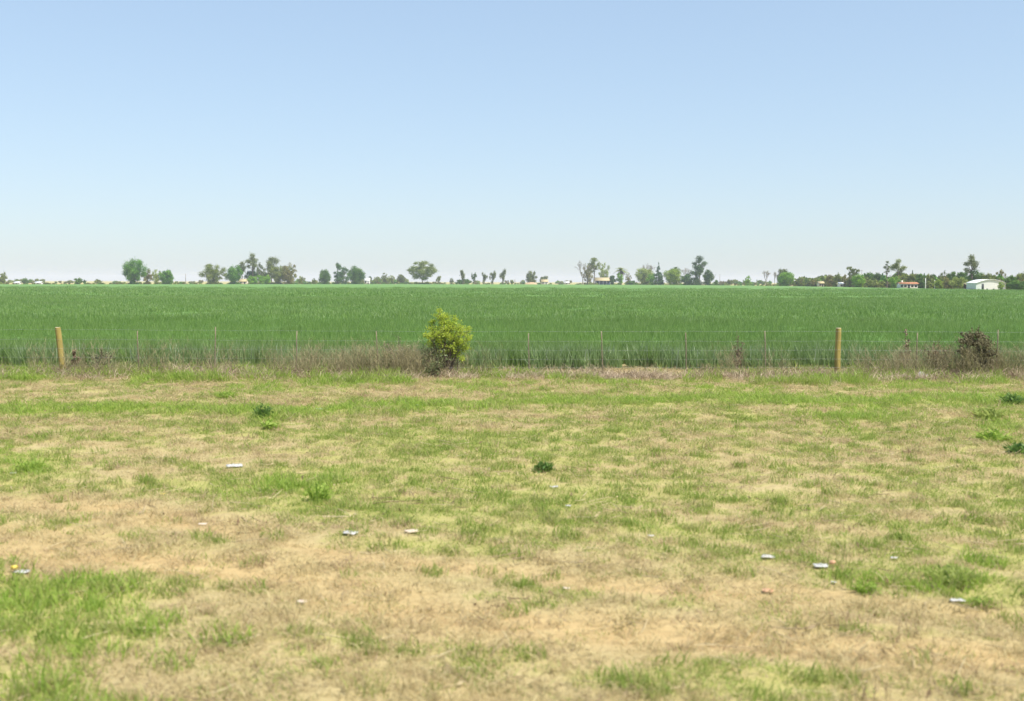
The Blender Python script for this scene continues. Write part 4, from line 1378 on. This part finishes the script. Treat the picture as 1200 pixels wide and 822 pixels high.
house(698, 715, 325.6, 45, m_blue, m_tan, 'farmhouse', 'blue-walled farmhouse under a straw-coloured roof beside the tall pale-trunked gum', nwin=4, wallh=.6, verandah=True)
house(1055, 1075.5, 331.2, 8, m_wall, m_tile, 'cottage', 'long low white cottage with orange-red roof below the olive gum', wallh=.8, nwin=5, chimney=True)
house(280, 289, 327.2, 30, m_cream, m_tan, 'house', 'small cream house with a straw roof half hidden in the tall left grove', wallh=.6, nwin=2)
house(16.5, 22, 330.2, 60, m_wall, m_tin, 'house', 'tiny white house at far left of the horizon, left one of two', wallh=.6, nwin=1, door=False)
house(41, 47.5, 330.2, 60, m_wall, m_tin, 'house', 'tiny white house at far left of the horizon, right one of two', wallh=.6, nwin=1, door=False)
house(427, 433, 326, 60, m_wall, m_tin, 'house', 'little white house touching the right end of the row of four trees', wallh=.65, nwin=2)
house(634.5, 642, 327.8, 60, m_wall, m_tan, 'house', 'little white house under the low rounded tree at mid horizon', wallh=.6, nwin=2)
house(661, 667, 330.2, 50, m_wall, m_tin, 'shed', 'tiny white shed alone left of the large leafless tree', 'shed', wallh=.7, nwin=1, door=False)
house(960, 965.5, 330, 20, m_cream, m_tan, 'house', 'cream house wall showing among the low trees at right', wallh=.7, nwin=2)
house(984, 988.5, 331.2, 18, m_wall, m_tin, 'shed', 'small pale shed left of the grey gum pair', 'shed', wallh=.7, nwin=1, door=False)
house(822, 828, 328.5, 22, m_wall, m_tin, 'shed', 'small white shed glimpsed under the tall dark gum', 'shed', wallh=.7, nwin=1, door=False)

# barn with a curved roof
l, r = 1144, 1178.5
px = (l + r) / 2
Y0 = edge(px) + 6
s = Y0 / F
b0 = at_depth(px, 332, Y0); b0[2] = 0
Wd = (r - l) * s
Ht = at_depth(px, 328.0, Y0)[2]
barn = empty('barn', b0, 'white barn with a low curved tin roof and dark doorway below the tall right gum', 'barn')
wh = Ht * .66
dp = 8.0
xa = np.linspace(-Wd / 2, Wd / 2, 17)
za = wh + (Ht - wh) * (1 - (np.abs(xa + Wd * .0) / (Wd / 2)) ** 2)
mb = MB()
for yy in (0, dp):
    V = [(x_, yy, -.2) for x_ in xa] + [(x_, yy, z_ - .05) for x_, z_ in zip(xa, za)]
    mb.add(V, [(k, k + 1, k + 18, k + 17) for k in range(16)])
for sx in (-1, 1):
    x_ = sx * Wd / 2
    mb.add([(x_, 0, -.2), (x_, dp, -.2), (x_, dp, wh), (x_, 0, wh)], [(0, 1, 2, 3)])
mb.build('wall', m_wall, barn)
mb = MB()
xr = xa * 1.03
V = [(x_, -.35, z_) for x_, z_ in zip(xr, za)] + [(x_, dp + .35, z_) for x_, z_ in zip(xr, za)]
V2 = [(a, b2, c2 + .12) for a, b2, c2 in V]
n17 = 17
Q = [(k, k + n17, k + 1 + n17, k + 1) for k in range(16)] + [(34 + k, 35 + k, 35 + k + n17, 34 + k + n17) for k in range(16)] + [(k, k + 1, k + 35, k + 34) for k in range(16)] + [(0, 34, 51, 17), (16, 33, 67, 50)]
mb.add(V + V2, Q)
mb.build('roof', m_tin, barn, smooth=False)
for (fa, fb, h_) in ((-.31, -.235, .95),):
    mb = MB(); mb.box((fa * Wd, -.04, 0), (fb * Wd, .03, wh * h_)); mb.build('door', m_darkin, barn)
for fa in (-.12, .1, .32):
    mb = MB(); mb.box((fa * Wd - .25, -.04, wh * .12), (fa * Wd + .25, .03, wh * .3)); mb.build('vent', m_darkin, barn)
# lean-to shed left of the barn
px = 1137.5
Y0 = edge(px) + 4
s = Y0 / F
b0 = at_depth(px, 332, Y0); b0[2] = 0
ls_ = empty('lean_to_shed', b0, 'low open brown lean-to shed against the barn\'s left side', 'shed')
Wd = 9 * s; hh = at_depth(px, 333, Y0)[2]
mb = MB(); mb.box((-Wd / 2, 2.5, -.1), (Wd / 2, 2.7, hh)); mb.build('wall', m_brownw if False else solid('dark_timber', (.07, .045, .035), (.12, .08, .06), 3, .9, .1), ls_)
mb = MB(); V = [(-Wd / 2 - .2, -.3, hh * .86), (Wd / 2 + .2, -.3, hh * .86), (Wd / 2 + .2, 3, hh * 1.08), (-Wd / 2 - .2, 3, hh * 1.08)]
V += [(a, b2, c2 + .08) for a, b2, c2 in V]
mb.add(V, [(0, 3, 2, 1), (4, 5, 6, 7), (0, 1, 5, 4), (1, 2, 6, 5), (2, 3, 7, 6), (3, 0, 4, 7)]); mb.build('roof', m_tan, ls_)
for sx in (-.45, .1, .45):
    mb = MB(); mb.box((sx * Wd - .06, -.1, -.1), (sx * Wd + .06, .02, hh * .85)); mb.build('post', m_wall, ls_)

# poles
def pole(px, top, off, rad, mat, label, arm=False):
    Y0 = edge(px) + off
    b0 = at_depth(px, 332, Y0); b0[2] = 0
    hh = at_depth(px, top, Y0)[2]
    root = empty('utility_pole', b0, label, 'pole', 'poles on the horizon')
    mb = MB(); mb.tube([(0, 0, -.3), (0, 0, hh * .5), (0, 0, hh)], [rad, rad * .9, rad * .75], 8); mb.build('pole', mat, root)
    if arm:
        mb = MB(); mb.box((-.7, rad * .8, hh - .5), (.7, rad * .8 + .12, hh - .36)); mb.build('crossarm', mat, root)


m_pole = solid('weathered_pole', (.2, .18, .16), (.3, .27, .24), 2, .9, .1)
pole(217.6, 321, 40, .22, m_pole, 'dark thin pole standing alone right of the left tree cluster')
pole(843.5, 321.8, 30, .16, m_pole, 'thin utility pole right of the right-centre tree group', True)
pole(1060.5 - 51, 316.5, 60, .14, m_pole, 'thin dark pole beside the grey gum pair', True)
pole(1084.6, 326, 2, .17, m_wall, 'taller white pole right of the white cottage')
pole(1095.4, 328.4, 4, .12, m_wall, 'shorter white pole, nearer to the barn')
pole(603.4, 327.5, 30, .3, m_dropper, 'short brown stump-like post left of the sandy mound')

# sandy mound at mid horizon
mb = MB()
Y0 = edge(622) + 25
b0 = at_depth(622.5, 332, Y0); b0[2] = 0
s = Y0 / F
g = np.linspace(-1, 1, 21)
MX, MY = np.meshgrid(g, g)
MZ = np.maximum(0, 1 - MX ** 2 - MY ** 2) ** .7 * 2.2 * (.75 + .5 * fbm(MX * 3, MY * 3, 4, 3)) - .1
ii = (np.arange(20)[:, None] * 21 + np.arange(20)[None, :]).ravel()
mb.add(np.stack([MX * 8 * s, MY * 5, MZ], -1).reshape(-1, 3), np.stack([ii, ii + 1, ii + 22, ii + 21], 1))
tag(mb.build('earth_mound', solid('sandy_earth', (.42, .28, .16), (.5, .36, .22), 1, .95, .1), loc=b0, smooth=True), 'low sandy earth mound under the small round-headed tree', 'mound')

# ================================================================== HAZE
mb = MB()
mb.box((-7100, -7100, -1.5), (7100, 7100, 34.0))
m_haze, nt, out = new_mat('haze')
pv = nt.nodes.new('ShaderNodeVolumePrincipled')
pv.inputs['Color'].default_value = (.80, .81, .97, 1)
pv.inputs['Density'].default_value = 0.00017
pv.inputs['Anisotropy'].default_value = 0.0
nt.links.new(pv.outputs[0], out.inputs['Volume'])
haze = mb.build('haze', m_haze)
tag(haze, kind='stuff')

# ================================================================== LIGHT
world = bpy.data.worlds.new('World')
scn.world = world
world.use_nodes = True
nt = world.node_tree
nt.nodes.clear()
sky = nt.nodes.new('ShaderNodeTexSky')
sky.sky_type = 'NISHITA'
sky.sun_disc = False
SUN_EL, SUN_AZ = 58, 128          # degrees; azimuth clockwise from the viewing direction (+Y)
sky.sun_elevation = R(SUN_EL)
sky.sun_rotation = R(SUN_AZ)
sky.altitude = 2500
sky.air_density = 1.5
sky.dust_density = 5.0
sky.ozone_density = 5.0
bg = nt.nodes.new('ShaderNodeBackground')
bg.inputs['Strength'].default_value = 0.15
soft = nt.nodes.new('ShaderNodeGamma')          # flattens the sky's range the way the photo's exposure curve does
soft.inputs['Gamma'].default_value = 0.5
wo = nt.nodes.new('ShaderNodeOutputWorld')
nt.links.new(sky.outputs[0], soft.inputs['Color'])
wb = nt.nodes.new('ShaderNodeMix')               # white balance of the whole sky
wb.data_type = 'RGBA'
wb.blend_type = 'MULTIPLY'
wb.inputs[0].default_value = 1
wb.inputs[7].default_value = (.96, 1.035, 1.115, 1)
nt.links.new(soft.outputs[0], wb.inputs[6])
nt.links.new(wb.outputs[2], bg.inputs['Color'])
nt.links.new(bg.outputs[0], wo.inputs['Surface'])
sd = bpy.data.lights.new('sun', 'SUN')
sd.energy = 3.0
sd.angle = R(.53)
sd.color = (1, .95, .87)
so = bpy.data.objects.new('sun', sd)
COL.objects.link(so)
tosun = Vector((math.sin(R(SUN_AZ)) * math.cos(R(SUN_EL)), math.cos(R(SUN_AZ)) * math.cos(R(SUN_EL)), math.sin(R(SUN_EL))))
so.rotation_euler = tosun.to_track_quat('Z', 'Y').to_euler()
so.location = tosun * 60

vs = scn.view_settings
vs.view_transform = 'Standard'
vs.look = 'None'
vs.gamma = 1
vs.use_curve_mapping = False
vs.exposure = 1.22
scn.cycles.max_bounces = 6
scn.cycles.diffuse_bounces = 3
scn.cycles.transmission_bounces = 4
scn.cycles.volume_bounces = 1
scn.cycles.use_denoising = True
